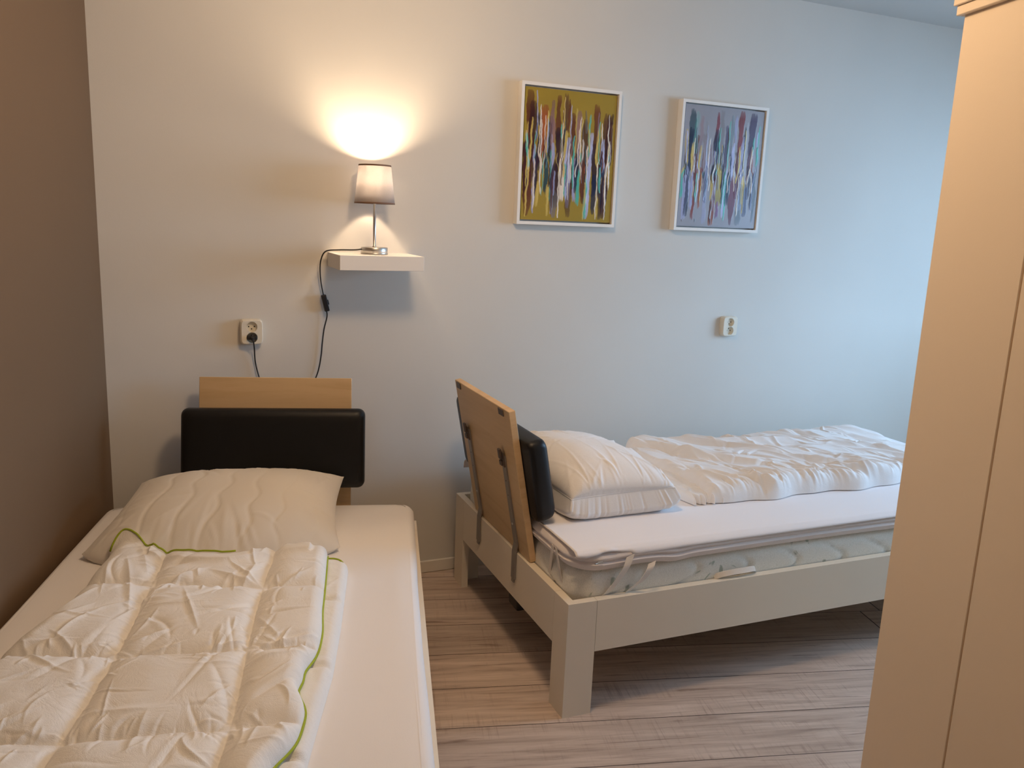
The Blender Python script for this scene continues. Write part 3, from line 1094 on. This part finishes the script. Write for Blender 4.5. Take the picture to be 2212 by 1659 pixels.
# rests on the pillow near the head edge
PZ = np.zeros_like(Z)
for i in range(0, X.shape[0]):
    for j in range(0, 190):
        PZ[i, j] = over(X[i, j], Y[i, j], pill_bvh, 0)
need = np.where(PZ > 0, np.maximum(PZ + .022 - Z, 0), 0)
need = np.where((eh < .05) & (X > -.62) & (X < -.2), np.maximum(need, .012), need)
lift = need.copy()
for _ in range(60):
    lift[1:-1, 1:-1] = (lift[:-2, 1:-1] + lift[2:, 1:-1] + lift[1:-1, :-2] + lift[1:-1, 2:] + 2 * lift[1:-1, 1:-1]) / 6
    lift[:, 0] = lift[:, 1]; lift[0] = lift[1] * .96
    lift = np.maximum(lift, need * .93)
Z = Z + lift
Z = np.where(PZ > 0, np.maximum(Z, PZ + .010), Z)
Zb = np.where(PZ > 0, np.maximum(Zb, PZ + .002), Zb)
Zb = np.maximum(Zb, np.where(lift > .004, Z - .030, Zb))
Z = np.maximum(Z, Zb + .002)
grid_obj('upper_layer', X, Y, Z, M['duvet'], dv, Zb)
# piping: along the head edge and down the right hem
pts = [(X[i, 0], Y[i, 2], float(Z[i, :9].max()) + .0012) for i in range(2, int(X.shape[0] * .60), 4)]
bm = bmesh.new(); tube(bm, pts, .0027, 7)
tag(obj('piping', bm, M['piping'], dv, smooth=True), 'lime green piping')
pts = []
pts += [(X[-1, j] + .0015, Y[-1, j], (Z[-1, j] + Zb[-1, j]) / 2 + .001) for j in range(2, X.shape[1] - 1, 4) if Y[-1, j] > 1.29]
bm = bmesh.new(); tube(bm, pts, .0027, 7)
tag(obj('piping', bm, M['piping'], dv, smooth=True), 'lime green piping')
# inner hem strip beside the piping
bm = bmesh.new()
pts = [(-.205, 2.217, MT + .032), (-.16, 2.217, MT + .032), (-.135, 2.216, MT + .031), (-.118, 2.206, MT + .028), (-.104, 2.188, MT + .018)]
tube(bm, catmull(pts, 5), .0024, 6)
tag(obj('piping', bm, M['piping'], dv, smooth=True), 'lime green piping')

# ---------------- right duvet (bed frame coords)
rd = empty('duvet', BO, BA, 'crumpled plain white duvet lying along the right bed by the back wall', 'duvet')


def rduvet(name, outline_l, d1, s0, s1, zb, H, seed, amp, nu=520, nv=240):
    U_ = np.linspace(0, 1, nu)[:, None] * np.ones((1, nv)); V_ = np.linspace(0, 1, nv)[None] * np.ones((nu, 1))
    ov = np.array([p[1] for p in outline_l]); od = np.array([p[0] for p in outline_l])
    XL = np.interp(V_, np.linspace(0, 1, len(outline_l)), od)
    s0a = s0 + .010 * np.sin(U_ * 19 + seed) + .006 * np.sin(U_ * 43 + 2)
    YL = s0a; YR = s1 + .012 * np.sin(U_ * 9 + 1)
    X = XL + (d1 + .03 * np.sin(V_ * 5) - XL) * U_
    Y = YL + (YR - YL) * V_
    e0 = Y - YL; e1 = YR - Y; ea = X - XL; eb = (d1 + .03 * np.sin(V_ * 5)) - X
    return X, Y, e0, e1, ea, eb, U_, V_


X, Y, e0, e1, ea, eb, U_, V_ = rduvet('x', [(.640, 0), (.655, .1), (.640, .25), (.600, .45), (.575, .6), (.60, .8), (.69, 1)], 1.90, .245, .855, TOPR, .08, 1, 1)
P0 = prof(e0, .045) * prof(e1, .07) * prof(ea, .035) * prof(eb, .10)
H = .066 + .012 * np.exp(-((Y - .8) / .12) ** 2) * np.exp(-((X - .72) / .12) ** 2) * 1.6 - .018 * np.clip((X - 1.55) / .35, 0, 1)
H = H + .014 * fbm(X * 2.6 + 3, Y * 3.1, 3)
wr = creases(X, Y, 34, 2.45, .16, (.25, .75), (.012, .026), (.010, .024), 6, None, .12)
wr = wr + creases(X, Y, 75, 2.35, .20, (.16, .50), (.005, .012), (.004, .010), 12, None, .15)
wr = wr + creases(X, Y, 100, 2.15, .30, (.06, .22), (.003, .007), (.0015, .0045), 18, None, .3)
wr = wr + creases(X, Y, 50, .3, .5, (.06, .2), (.004, .010), (.002, .007), 25, None, .3)
# gathers along the near edge
wr = wr + creases(X, Y, 130, math.pi / 2 + .3, .22, (.08, .22), (.004, .009), (.003, .009), 44, lambda x, y: math.exp(-max(0, y - .25) / .07))
for xc in (.86, 1.03, 1.27, 1.52):
    wr = wr - .012 * np.exp(-((X - xc - .35 * (Y - .25)) / .012) ** 2) * np.exp(-e0 / .055)
Z = TOPR + .004 + np.maximum((H + wr) * P0, .0008)
# tunnel-like roll at the head-side far corner
grid_obj('duvet_top_layer', X, Y, Z, M['linen'], rd, np.full_like(Z, TOPR + .0035))
# folded-under flap that peeks out at the head end
X, Y, e0, e1, ea, eb, U_, V_ = rduvet('y', [(.582, 0), (.560, .12), (.540, .3), (.525, .55), (.545, .8), (.63, 1)], .70, .262, .80, TOPR, .05, 5, 1, 110, 240)
P0 = prof(e0, .02) * prof(e1, .05) * prof(ea, .022)
H = .034 + .03 * np.clip((Y - .35) / .4, 0, 1)
wr = 0
for ang, f_, st, sd, amp in ((1.75, 16, 4, 3, .012), (1.9, 30, 3, 7, .006)):
    wr = wr + amp * (ridges(X, Y, ang, f_, st, .8, sd) - .3)
Z = TOPR + .004 + np.maximum((H + wr) * P0, .0008)
grid_obj('duvet_flap', X, Y, Z, M['linen'], rd, np.full_like(Z, TOPR + .0035))

# ------------------------------------------------------------------ things on the back wall (frame: x along wall, -y into room)
sh = bmesh.new()
box(sh, (-.370, -.212, 1.226), (-.076, -.0005, 1.276), .0008, 1)
o = obj('wall_shelf', sh, M['shelf']); o.location = W0; o.rotation_euler = (0, 0, WA)
tag(o, 'small white floating shelf on the back wall carrying the lit lamp', 'shelf')

# --- lamp
LX, LY, LZ = -.2245, -.0955, 1.2765
def wpt(x, y, z): return W0 + WD * x + WN * y + Vector((0, 0, z))
lamp = empty('table_lamp', wpt(LX, LY, LZ), WA, 'lit table lamp with linen shade and brushed steel base on the small wall shelf', 'lamp')
bm = bmesh.new(); lathe(bm, [(.0, 0), (.0465, 0), (.0475, .002), (.0475, .004), (.0465, .005), (.0470, .006), (.0470, .0225), (.0455, .0245), (.0, .0245)], 64)
obj('base', bm, M['steel'], lamp, smooth=True)
for p in lamp.children[0].data.polygons: p.use_smooth = abs(p.normal.z) < .9
bm = bmesh.new(); lathe(bm, [(.0, .0245), (.008, .0245), (.0065, .028), (.0050, .030), (.0050, .175), (.009, .178), (.012, .182), (.012, .196), (.018, .198), (.018, .201), (.012, .203), (.012, .215), (.0, .215)], 24)
obj('pole', bm, M['steel'], lamp, smooth=True)
t = NT('lamp_shade_linen', (.62, .50, .42, 1), .9, spec=.1)
nn = t.noise(t.coords((1, 1, 8)), 160, 4, .6)
n3 = t.noise(t.coords((8, 8, 1)), 60, 3)
t.color(t.ramp(nn, [(.3, (.50, .43, .38, 1)), (.7, (.66, .58, .52, 1))]))
tl = t.n('ShaderNodeBsdfTranslucent'); tl.inputs['Color'].default_value = (.72, .72, .74, 1)
ms = t.n('ShaderNodeMixShader'); ms.inputs[0].default_value = .52
t.l(t.b.outputs[0], ms.inputs[1]); t.l(tl.outputs[0], ms.inputs[2])
t.l(ms.outputs[0], t.t.nodes['Material Output'].inputs['Surface'])
M['shade'] = t.m
Z0, Z1, R0, R1 = .1745, .304, .0700, .0557
bm = bmesh.new(); lathe(bm, [(R0, Z0), (R1, Z1), (R1 - .0012, Z1), (R0 - .0012, Z0)], 72, close=True)
shade = obj('shade', bm, M['shade'], lamp, smooth=True)
M['trim'] = m_fabric('brown_shade_trim', (.19, .115, .08, 1), 500, .1)
for z, r in ((Z0 - .001, R0 + .0006), (Z1 - .0035, R1 + .0009)):
    bm = bmesh.new(); dr = .0006
    lathe(bm, [(r, z), (r - dr, z + .0055), (r - dr - .0028, z + .0055), (r - .0028, z)], 72, close=True)
    obj('shade_trim', bm, M['trim'], shade, smooth=True)
bm = bmesh.new()
for k in range(3):
    a = k * 2 * math.pi / 3
    tube(bm, [(0.012 * math.cos(a), .012 * math.sin(a), .2), ((R0 - .005) * math.cos(a), (R0 - .005) * math.sin(a), .2)], .0012, 6)
obj('shade_carrier', bm, M['steel'], lamp)
e_ = bpy.data.materials.new('bulb_glow'); e_.use_nodes = True
nb = e_.node_tree.nodes['Principled BSDF']; nb.inputs['Base Color'].default_value = (1, .9, .75, 1)
nb.inputs['Emission Color'].default_value = (1, .74, .49, 1); nb.inputs['Emission Strength'].default_value = 760.0
bm = bmesh.new()
lathe(bm, [(.0, .216), (.011, .216), (.012, .226), (.0205, .2455), (.0, .2455)], 24)
bulb = obj('bulb', bm, M['shelf'], lamp, smooth=True)
bm = bmesh.new()
lathe(bm, [(.0, .246), (.0210, .246), (.0222, .254), (.0215, .262), (.018, .272), (.010, .279), (.0, .281)], 24)
tag(obj('glowing_dome', bm, e_, bulb, smooth=True), 'glowing dome')
# cord: base -> over shelf edge -> switch -> behind the headboard -> socket
def lw(s, y, z): return Vector((s - LX, y - LY, z - LZ))
cord_pts = [lw(-.268, -.100, 1.2935), lw(-.295, -.095, 1.2895), lw(-.345, -.070, 1.2870), lw(-.385, -.050, 1.281), lw(-.400, -.040, 1.255), lw(-.402, -.025, 1.215), lw(-.397, -.018, 1.165), lw(-.387, -.016, 1.115)]
bm = bmesh.new(); tube(bm, catmull(cord_pts, 8), .0026, 8)
cord_pts2 = [lw(-.378, -.016, 1.075), lw(-.376, -.013, 1.05), lw(-.386, -.010, 1.00), lw(-.392, -.008, .95), lw(-.396, -.008, .90), lw(-.402, -.008, .86), lw(-.418, -.010, .80), lw(-.45, -.012, .70), lw(-.52, -.012, .655), lw(-.60, -.012, .70), lw(-.64, -.012, .79), lw(-.672, -.012, .86), lw(-.684, -.012, .90), lw(-.688, -.018, .95), lw(-.694, -.036, .972)]
tube(bm, catmull(cord_pts2, 8), .0026, 8)
cord = obj('cord', bm, M['black'], lamp, smooth=True)
tag(cord, 'thin black cord')
bm = bmesh.new()
sw = Matrix.Translation(lw(-.3825, -.0165, 1.095)) @ Matrix.Rotation(math.radians(-13), 4, 'Y')
box(bm, (-.0085, -.010, -.030), (.0085, .010, .030), .003, 2)
box(bm, (.0070, -.006, -.008), (.0125, .006, .010), .002, 2)
bmesh.ops.transform(bm, matrix=sw, verts=bm.verts)
tag(obj('cord_switch', bm, M['black'], cord), 'black inline rocker switch')


# --- sockets
def socket(name_label, s, z, wdt, hgt, plugged):
    so = empty('wall_socket', wpt(s, 0, z), WA, name_label, 'socket', 'double wall sockets')
    bm = bmesh.new()
    N = 40
    dep = .030 if plugged else .026
    # plate shell with two circular recesses: build front face as ring fill
    w2, h2 = wdt / 2, hgt / 2
    r = .0185
    def rr(k, wx, hz, rc):
        a = 2 * math.pi * k / N + math.pi / N
        c, s_ = math.cos(a), math.sin(a)
        # superellipse outline
        p = 7
        q = (abs(c) ** p + abs(s_) ** p) ** (-1 / p)
        return (c * q * wx, s_ * q * hz)
    outer = [[bm.verts.new((rr(k, w2 * f, h2 * f, 0)[0], y, rr(k, w2 * f, h2 * f, 0)[1])) for k in range(N)] for f, y in ((1.0, -.0005), (1.0, -dep * .55), (.965, -dep * .85), (.90, -dep))]
    for A, B in zip(outer, outer[1:]):
        for k in range(N): bm.faces.new((A[k], A[(k + 1) % N], B[(k + 1) % N], B[k]))
    bm.faces.new(outer[0])
    # front: split into upper and lower halves around each hole
    F = outer[-1]
    holes = []
    for zc in (h2 * .42, -h2 * .42):
        ring = [bm.verts.new((r * math.cos(2 * math.pi * k / 32), -dep, zc + r * math.sin(2 * math.pi * k / 32))) for k in range(32)]
        deep = [bm.verts.new((r * .93 * math.cos(2 * math.pi * k / 32), -dep + .013, zc + r * .93 * math.sin(2 * math.pi * k / 32))) for k in range(32)]
        for k in range(32): bm.faces.new((ring[k], ring[(k + 1) % 32], deep[(k + 1) % 32], deep[k]))
        bm.faces.new(deep)
        holes.append(ring)
    es = []
    def edges_of(L):
        return [bm.edges.get((L[k], L[(k + 1) % len(L)])) for k in range(len(L))]
    es = edges_of(F) + edges_of(holes[0]) + edges_of(holes[1])
    bmesh.ops.triangle_fill(bm, edges=es, use_beauty=True)
    obj('plate', bm, M['plastic'], so)
    for ci, zc in enumerate((h2 * .42, -h2 * .42)):
        if plugged and ci == 1: continue
        bm = bmesh.new()
        sg = -1 if ci == 0 else 1
        for x, zz, r_ in ((-.0095, 0, .0024), (.0095, 0, .0024), (0, sg * .0085, .0022)):
            lathe_m = Matrix.Translation((x, -dep + .0128, zc + zz)) @ Matrix.Rotation(math.pi / 2, 4, 'X')
            bmesh.ops.create_cone(bm, cap_ends=True, segments=14, radius1=r_, radius2=r_, depth=.0008, matrix=lathe_m)
        obj('pin_holes', bm, M['dark_hole'], so)
    return so


# socket centres measured on the wall (s, z)
socket('cream double wall socket above the left headboard with a black plug in it', -.6385, .995, .076, .089, True)
socket('cream double wall socket below the right painting, nothing plugged in', 1.409, .986, .082, .090, False)
# plug sits in the lower outlet, end of the lamp cord
bm = bmesh.new()
zc = .995 - .089 / 2 * .42
cx0 = -.6385
P = lw(cx0, -.034, zc)
box(bm, (P.x - .0165, P.y - .006, P.z - .0065), (P.x + .0165, P.y + .014, P.z + .0065), .004, 3)
box(bm, (P.x - .006, P.y - .015, P.z - .008), (P.x + .006, P.y - .004, P.z + .005), .0035, 2)
box(bm, (P.x - .004, P.y - .004, P.z + .003), (P.x + .004, P.y + .012, P.z + .012), .003, 2)
tag(obj('plug', bm, M['black'], cord), 'flat black mains plug')
# re-route cord end to the plug
cord.data.clear_geometry()
bm = bmesh.new(); tube(bm, catmull(cord_pts, 8), .0024, 8)
def cw(s, y, z): return lw(s, y, z)
cord_pts2 = [cw(-.378, -.016, 1.068), cw(-.376, -.013, 1.045), cw(-.386, -.010, 1.00), cw(-.392, -.008, .95), cw(-.397, -.008, .90), cw(-.408, -.008, .845), cw(-.43, -.010, .79), cw(-.46, -.012, .72), cw(-.52, -.012, .67), cw(-.575, -.012, .72), cw(-.602, -.012, .79), cw(-.618, -.012, .84), cw(-.628, -.012, .89), cw(-.631, -.022, .935), cw(-.6355, -.044, .962), cw(-.638, -.047, .972)]
tube(bm, catmull(cord_pts2, 8), .0024, 8)
bm.to_mesh(cord.data); bm.free()
for p in cord.data.polygons: p.use_smooth = True


# --- paintings
def painting(label, s0, s1, z0, z1, bg, strokes, seed):
    w_, h_ = s1 - s0, z1 - z0
    root = empty('framed_painting', wpt(s0, 0, z0), WA, label, 'painting', 'abstract paintings on the back wall')
    D = .036; fw_ = .012; gap = .006
    # mitred floater frame
    bm = bmesh.new()
    o_ = [(0, 0), (w_, 0), (w_, h_), (0, h_)]
    i_ = [(fw_, fw_), (w_ - fw_, fw_), (w_ - fw_, h_ - fw_), (fw_, h_ - fw_)]
    g_ = .0004
    for k in range(4):
        a, b = o_[k], o_[(k + 1) % 4]; c, d_ = i_[(k + 1) % 4], i_[k]
        fr = [bm.verts.new((p[0], -D, p[1])) for p in (a, b, c, d_)]
        bk = [bm.verts.new((p[0], -.001, p[1])) for p in (a, b, c, d_)]
        bm.faces.new(fr); bm.faces.new(bk[::-1])
        for q in range(4): bm.faces.new((fr[q], bk[q], bk[(q + 1) % 4], fr[(q + 1) % 4]))
    obj('frame', bm, M['frame'], root)
    bm = bmesh.new(); box(bm, (fw_, -.006, fw_), (w_ - fw_, -.002, h_ - fw_))
    obj('backing', bm, M['shelf'], root)
    # canvas block with painted face
    x0, x1, y0, y1 = fw_ + gap, w_ - fw_ - gap, fw_ + gap, h_ - fw_ - gap
    nx, ny = 340, 420
    uu = np.linspace(0, 1, nx); vv = np.linspace(0, 1, ny)
    Ug, Vg = np.meshgrid(uu, vv, indexing='ij')   # V measured from the top
    img = np.ones((nx, ny, 3)) * np.array(bg)
    rs = np.random.RandomState(seed)
    img *= (1 + .06 * fbm(Ug * 3, Vg * 3, 4))[..., None]
    relief = np.zeros((nx, ny))
    strokes = list(strokes)
    pal = [st[4] for st in strokes]
    for k in range(36):
        c_ = pal[rs.randint(len(pal))]
        v0_ = rs.uniform(.10, .62); 
        strokes.append((rs.uniform(.03, .97), v0_, v0_ + rs.uniform(.12, .42), rs.uniform(.006, .020), c_, rs.uniform(.6, .95), rs.uniform(-.03, .03)))
    for k in range(6):
        v0_ = rs.uniform(.2, .5)
        strokes.append((rs.uniform(.03, .97), v0_, v0_ + rs.uniform(.3, .45), rs.uniform(.007, .013), cream, .9, rs.uniform(-.04, .04)))
    for st in strokes:
        u0, v0, v1, wd_, col = st[:5]
        al = st[5] if len(st) > 5 else .93
        lean = st[6] if len(st) > 6 else 0
        sd = rs.rand() * 100
        kc = rs.uniform(.50, .57)
        kink = rs.uniform(-.014, .014) * np.tanh((Vg - kc) / .022) + rs.uniform(-.008, .008) * np.exp(-((Vg - kc) / .03) ** 2)
        cxl = u0 + lean * (Vg - .5) + .013 * perlin(Vg * 5 + sd, Vg * 0 + sd) + .008 * perlin(Vg * 13 + sd, Vg * 0 + 3) + .003 * perlin(Vg * 40 + sd, Vg * 0 + 7) + kink
        tt = (Vg - v0) / (v1 - v0)
        env = np.clip(tt, 0, 1) * np.clip(1 - tt, 0, 1) * 4
        ww = wd_ / 2 * (env ** .13) * (1 + .55 * perlin(Vg * 6 + sd * 2, Vg * 0 + sd)) * (1 - .3 * np.exp(-((Vg - kc) / .04) ** 2) * (rs.rand() < .4))
        dd = np.abs(Ug - cxl)
        soft = .0022 if al > .55 else .008
        ragged = .030 * perlin(Ug * 45 + sd, Vg * 3) + .012 * perlin(Ug * 130 + sd, Vg * 3)
        m_ = 1 / (1 + np.exp(np.clip((dd - ww) / soft * 2.2, -30, 30)))
        m_ = m_ * (1 / (1 + np.exp(np.clip(-(Vg - v0 - ragged) / .004, -30, 30)))) * (1 / (1 + np.exp(np.clip((Vg - v1 - ragged) / .004, -30, 30))))
        m_ = m_ * (env > 0)
        streak = 1 + .28 * perlin(Ug * 90 + sd, Vg * 3.0 + sd) * (1 if wd_ > .02 else .3)
        fade = 1 - (.35 * np.clip(1 - tt * 6, 0, 1)) - .3 * np.clip(tt * 6 - 5, 0, 1)
        m_ = (m_ * al * (fade if wd_ > .02 else 1))[..., None]
        tone = .80 + .38 * perlin(Vg * 3.5 + sd * 1.3, Ug * 6 + sd)
        img = img * (1 - m_) + np.array(col) * (streak * (tone if max(col) < .45 else 1))[..., None] * m_
        relief += m_[..., 0] * (.0006 if wd_ < .02 else .0003)
    img = np.clip(img, 0, 1)
    Xc = x0 + (x1 - x0) * Ug; Zc = y1 - (y1 - y0) * Vg
    Yc = -.030 - relief
    verts = np.stack([Xc, Yc, Zc], -1).reshape(-1, 3)
    idx = np.arange(nx * ny).reshape(nx, ny)
    f = np.stack([idx[:-1, :-1], idx[:-1, 1:], idx[1:, 1:], idx[1:, :-1]], -1).reshape(-1, 4)
    # sides and back of the stretched canvas
    N = nx * ny
    loop = list(idx[:, 0]) + list(idx[-1, 1:]) + list(idx[-2::-1, -1]) + list(idx[0, -2:0:-1])
    back = verts[loop].copy(); back[:, 1] = -.0065
    verts = np.concatenate([verts, back])
    faces = f.tolist()
    n = len(loop)
    for k in range(n): faces.append((int(loop[k]), int(loop[(k + 1) % n]), N + (k + 1) % n, N + k))
    me = bpy.data.meshes.new('canvas')
    me.from_pydata(verts.tolist(), [], faces)
    ca = me.color_attributes.new('paint', 'FLOAT_COLOR', 'POINT')
    colv = np.ones((len(verts), 4)); colv[:N, :3] = img.reshape(-1, 3); colv[N:, :3] = np.array(bg)
    ca.data.foreach_set('color', colv.astype(np.float32).ravel())
    me.materials.append(M['canvas'])
    c = bpy.data.objects.new('canvas', me); COL.objects.link(c); c.parent = root
    return root


t = NT('poured_paint', (.5, .5, .5, 1), .35, spec=.4)
at = t.n('ShaderNodeAttribute', attribute_name='paint'); t.color(at.outputs['Color'])
M['canvas'] = t.m


def L(r, g, b): return srgb(r, g, b)[:3]


rust = L(104, 46, 30); dred = L(68, 24, 26); plum = L(54, 20, 42); navy = L(16, 28, 66); lav = L(160, 165, 205)
cream = L(232, 220, 205); teal = L(78, 180, 165); yel = L(205, 180, 95); mus = L(160, 138, 44); mauve = L(150, 112, 115); orange = L(165, 85, 45)
lilac = L(180, 185, 222); brn = L(100, 62, 42); dteal = L(30, 72, 86); grey = L(120, 112, 110)
S1 = [
    (.055, .02, .97, .085, rust, .95, .03), (.02, .40, .80, .045, dred), (.095, .10, .72, .075, dred, .85), (.13, .02, .40, .014, lav), (.035, .25, .75, .012, yel), (.065, .22, .98, .020, yel, .9, -.05),
    (.045, .34, .60, .028, teal), (.055, .45, .62, .008, cream), (.125, .42, .95, .030, lav), (.165, .18, .62, .055, navy), (.15, .50, .82, .045, plum), (.18, .12, .80, .012, cream),
    (.16, .70, .90, .035, yel, .8), (.215, .12, .55, .075, orange, .9), (.235, .35, .60, .030, rust), (.245, .16, .60, .014, yel), (.285, .20, .55, .045, dteal, .9), (.255, .48, .80, .045, dteal),
    (.305, .08, .50, .050, mauve, .8), (.30, .45, .85, .026, teal), (.32, .40, .95, .034, lav), (.28, .72, .97, .030, yel, .8),
    (.36, .04, .40, .055, rust, .85), (.37, .28, .62, .065, plum), (.355, .52, .90, .080, plum), (.35, .76, .98, .080, grey, .8), (.40, .25, .60, .012, teal), (.405, .15, .98, .012, cream),
    (.425, .45, .86, .060, cream), (.43, .02, .45, .050, brn, .85), (.42, .05, .30, .014, yel), (.45, .30, .66, .030, yel), (.475, .06, .32, .022, rust, .9), (.48, .35, .66, .045, lilac), (.46, .55, .82, .035, teal),
    (.495, .10, .42, .012, lilac), (.495, .50, .90, .055, lav), (.52, .38, .70, .018, cream), (.545, .16, .58, .060, rust, .9), (.53, .55, .80, .030, dred), (.51, .70, .97, .060, brn, .7),
    (.58, .14, .52, .050, mauve, .8), (.57, .50, .85, .040, lav), (.59, .46, .78, .050, navy), (.61, .18, .56, .012, cream), (.625, .20, .50, .014, yel), (.62, .58, .88, .035, teal), (.635, .46, .60, .022, teal), (.64, .42, .70, .012, cream),
    (.665, .20, .60, .060, brn, .9), (.66, .52, .86, .065, rust), (.69, .30, .62, .014, orange), (.70, .40, .95, .014, cream), (.715, .16, .50, .024, teal, .8), (.73, .30, .98, .050, lilac), (.71, .66, .98, .034, teal, .9),
    (.775, .08, .46, .060, rust, .85), (.78, .38, .80, .055, plum), (.79, .62, .94, .050, navy, .85), (.80, .14, .40, .014, mauve), (.82, .26, .96, .026, yel), (.835, .22, .98, .012, cream),
    (.865, .35, .70, .034, lav), (.86, .42, .82, .040, navy), (.885, .14, .62, .060, brn, .9), (.885, .34, .75, .030, lilac), (.87, .66, .98, .055, plum, .8), (.90, .55, .90, .040, navy),
    (.935, .14, .60, .070, dred, .95), (.925, .62, .97, .060, dred), (.965, .22, .50, .030, brn), (.925, .15, .98, .012, cream), (.945, .42, .58, .026, teal), (.955, .52, .72, .014, cream)]
S2 = [
    (.10, .03, .35, .075, dteal, .8), (.085, .18, .58, .060, navy), (.07, .50, .95, .075, lav, .75), (.09, .55, .92, .050, navy, .8), (.035, .20, .60, .035, yel, .7), (.03, .52, .78, .030, teal, .85),
    (.13, .30, .58, .030, yel), (.15, .48, .86, .040, lav), (.175, .24, .62, .045, rust, .9), (.185, .50, .95, .034, L(125, 45, 30)), (.20, .55, .80, .030, teal, .8), (.215, .32, .72, .026, yel), (.16, .05, .4, .04, teal, .35),
    (.22, .08, .40, .04, mauve, .5), (.265, .22, .70, .050, L(110, 28, 45)), (.245, .50, .85, .030, orange), (.29, .12, .60, .05, L(170, 170, 175), .6), (.30, .52, .80, .050, dteal, .85), (.31, .45, .78, .014, lav), (.33, .36, .66, .022, lilac), (.32, .6, .98, .05, lav, .5),
    (.345, .25, .70, .010, cream), (.355, .3, .56, .03, mauve, .6), (.41, .04, .30, .034, L(130, 50, 60), .9), (.415, .18, .70, .065, L(36, 24, 60)), (.41, .60, .86, .045, plum), (.38, .55, .78, .034, yel, .8),
    (.45, .16, .60, .012, teal), (.485, .45, .82, .075, L(175, 160, 80)), (.47, .02, .50, .06, grey, .5), (.43, .76, .99, .060, L(160, 90, 60)), (.41, .8, .98, .03, plum, .8), (.50, .78, .93, .05, L(130, 90, 130)),
    (.53, .14, .56, .050, L(70, 55, 95), .85), (.53, .46, .80, .045, plum), (.56, .10, .60, .020, teal, .7), (.565, .50, .92, .030, lilac), (.58, .58, .95, .020, teal), (.61, .05, .4, .04, L(130, 150, 160), .7),
    (.615, .36, .82, .060, navy), (.64, .28, .60, .034, lilac), (.66, .05, .30, .03, lav, .6), (.71, .01, .40, .060, L(135, 50, 50), .95), (.705, .35, .75, .055, L(90, 28, 42)), (.675, .55, .98, .065, L(120, 50, 75)), (.72, .30, .62, .022, yel),
    (.765, .20, .60, .012, L(20, 20, 30)), (.765, .22, .85, .030, lilac, .8), (.79, .1, .55, .035, L(175, 180, 190), .7), (.80, .55, .80, .040, yel, .85), (.77, .62, .98, .06, dteal, .55), (.85, .02, .40, .070, L(72, 52, 88), .92), (.86, .30, .60, .060, L(105, 38, 70)),
    (.86, .46, .75, .045, plum), (.84, .62, .90, .050, L(70, 75, 110), .85), (.905, .33, .56, .030, L(165, 90, 65)), (.93, .5, .85, .045, navy, .9), (.06, .945, .965, .012, grey, .9), (.075, .935, .97, .006, navy, .9, .3), (.095, .94, .97, .006, navy, .9, -.3), (.95, .12, .45, .030, teal, .7), (.96, .4, .95, .03, dteal, .6), (.91, .55, .7, .012, cream)]
# position on the wall (metres): measured front edges
painting('framed abstract painting of dripping stripes on a mustard yellow ground', .345, .775, 1.400, 1.925, L(158, 134, 48), S1, 11)
painting('framed abstract painting of dripping stripes on a grey ground, nearer the wardrobe', 1.062, 1.500, 1.400, 1.925, L(150, 150, 158), S2, 23)

# ------------------------------------------------------------------ wardrobe
wr_ = empty('wardrobe', (1.10, .96, 0), 0, 'tall cream wardrobe with a cornice at the right edge of the picture', 'wardrobe')
bm = bmesh.new()
WH = 1.90
ys = [0, .354]  # board joints along the side panel (local y)
gy0, gy1 = .3450, .3490
def side_piece(ya, yb):
    box(bm, (0, ya, .0), (.018, yb, WH), .0012, 1)
side_piece(.0, .099); side_piece(.103, gy0); side_piece(gy1, .600)
box(bm, (.004, .002, .0), (.018, .598, WH))
tag(obj('side_panel', bm, M['wardrobe'], wr_), 'grooved cream side panel')
bm = bmesh.new(); box(bm, (.019, .02, .06), (1.0, .598, .08)); box(bm, (.019, .02, WH - .02), (1.0, .598, WH)); box(bm, (.982, .02, 0), (1.0, .598, WH)); box(bm, (.019, .585, .0), (.981, .598, WH))
obj('body', bm, M['wardrobe'], wr_)
for k in range(2):
    xa = .021 + k * .49
    bm = bmesh.new(); box(bm, (xa, 0, .08), (xa + .486, .019, WH - .002), .002, 1)
    dd_ = obj('door', bm, M['wardrobe'], wr_)
    bm = bmesh.new(); lathe(bm, [(0, 0), (.006, 0), (.005, .01), (.012, .018), (.012, .024), (0, .028)], 20)
    kn = obj('knob', bm, M['steel'], dd_, smooth=True)
    kn.location = (xa + (.44 if k == 0 else .046), 0, 1.0); kn.rotation_euler = (math.pi / 2, 0, 0)
bm = bmesh.new()
# stepped cornice, wraps round the top
CZ = 1.8395
for za, zb_, p in ((CZ, CZ + .0185, .011), (CZ + .0185, CZ + .040, .016), (CZ + .040, WH, .030)):
    box(bm, (-p, -p, za), (-.0004, .600 + p, zb_), .0015, 1)
    box(bm, (-.0004, .6004, za), (1.000 + p, .600 + p, zb_), .0015, 1)
box(bm, (-.0004, -.022, CZ + .0615), (1.020, -.0004, WH), .002, 1)
box(bm, (-.040, -.040, WH + .0005), (1.040, .640, WH + .0225), .003, 2)
tag(obj('cornice', bm, M['wardrobe'], wr_), 'stepped moulding')

# ceiling lamp above the beds (above the frame of the photograph)
cl = empty('ceiling_lamp', (.275, 1.75, CEIL), 0, 'small round warm ceiling lamp above the gap between the beds', 'lamp')
bm = bmesh.new(); lathe(bm, [(0, 0), (.05, 0), (.05, -.012), (.012, -.02), (.012, -.06), (0, -.06)], 32)
obj('canopy', bm, M['steel'], cl, smooth=True)
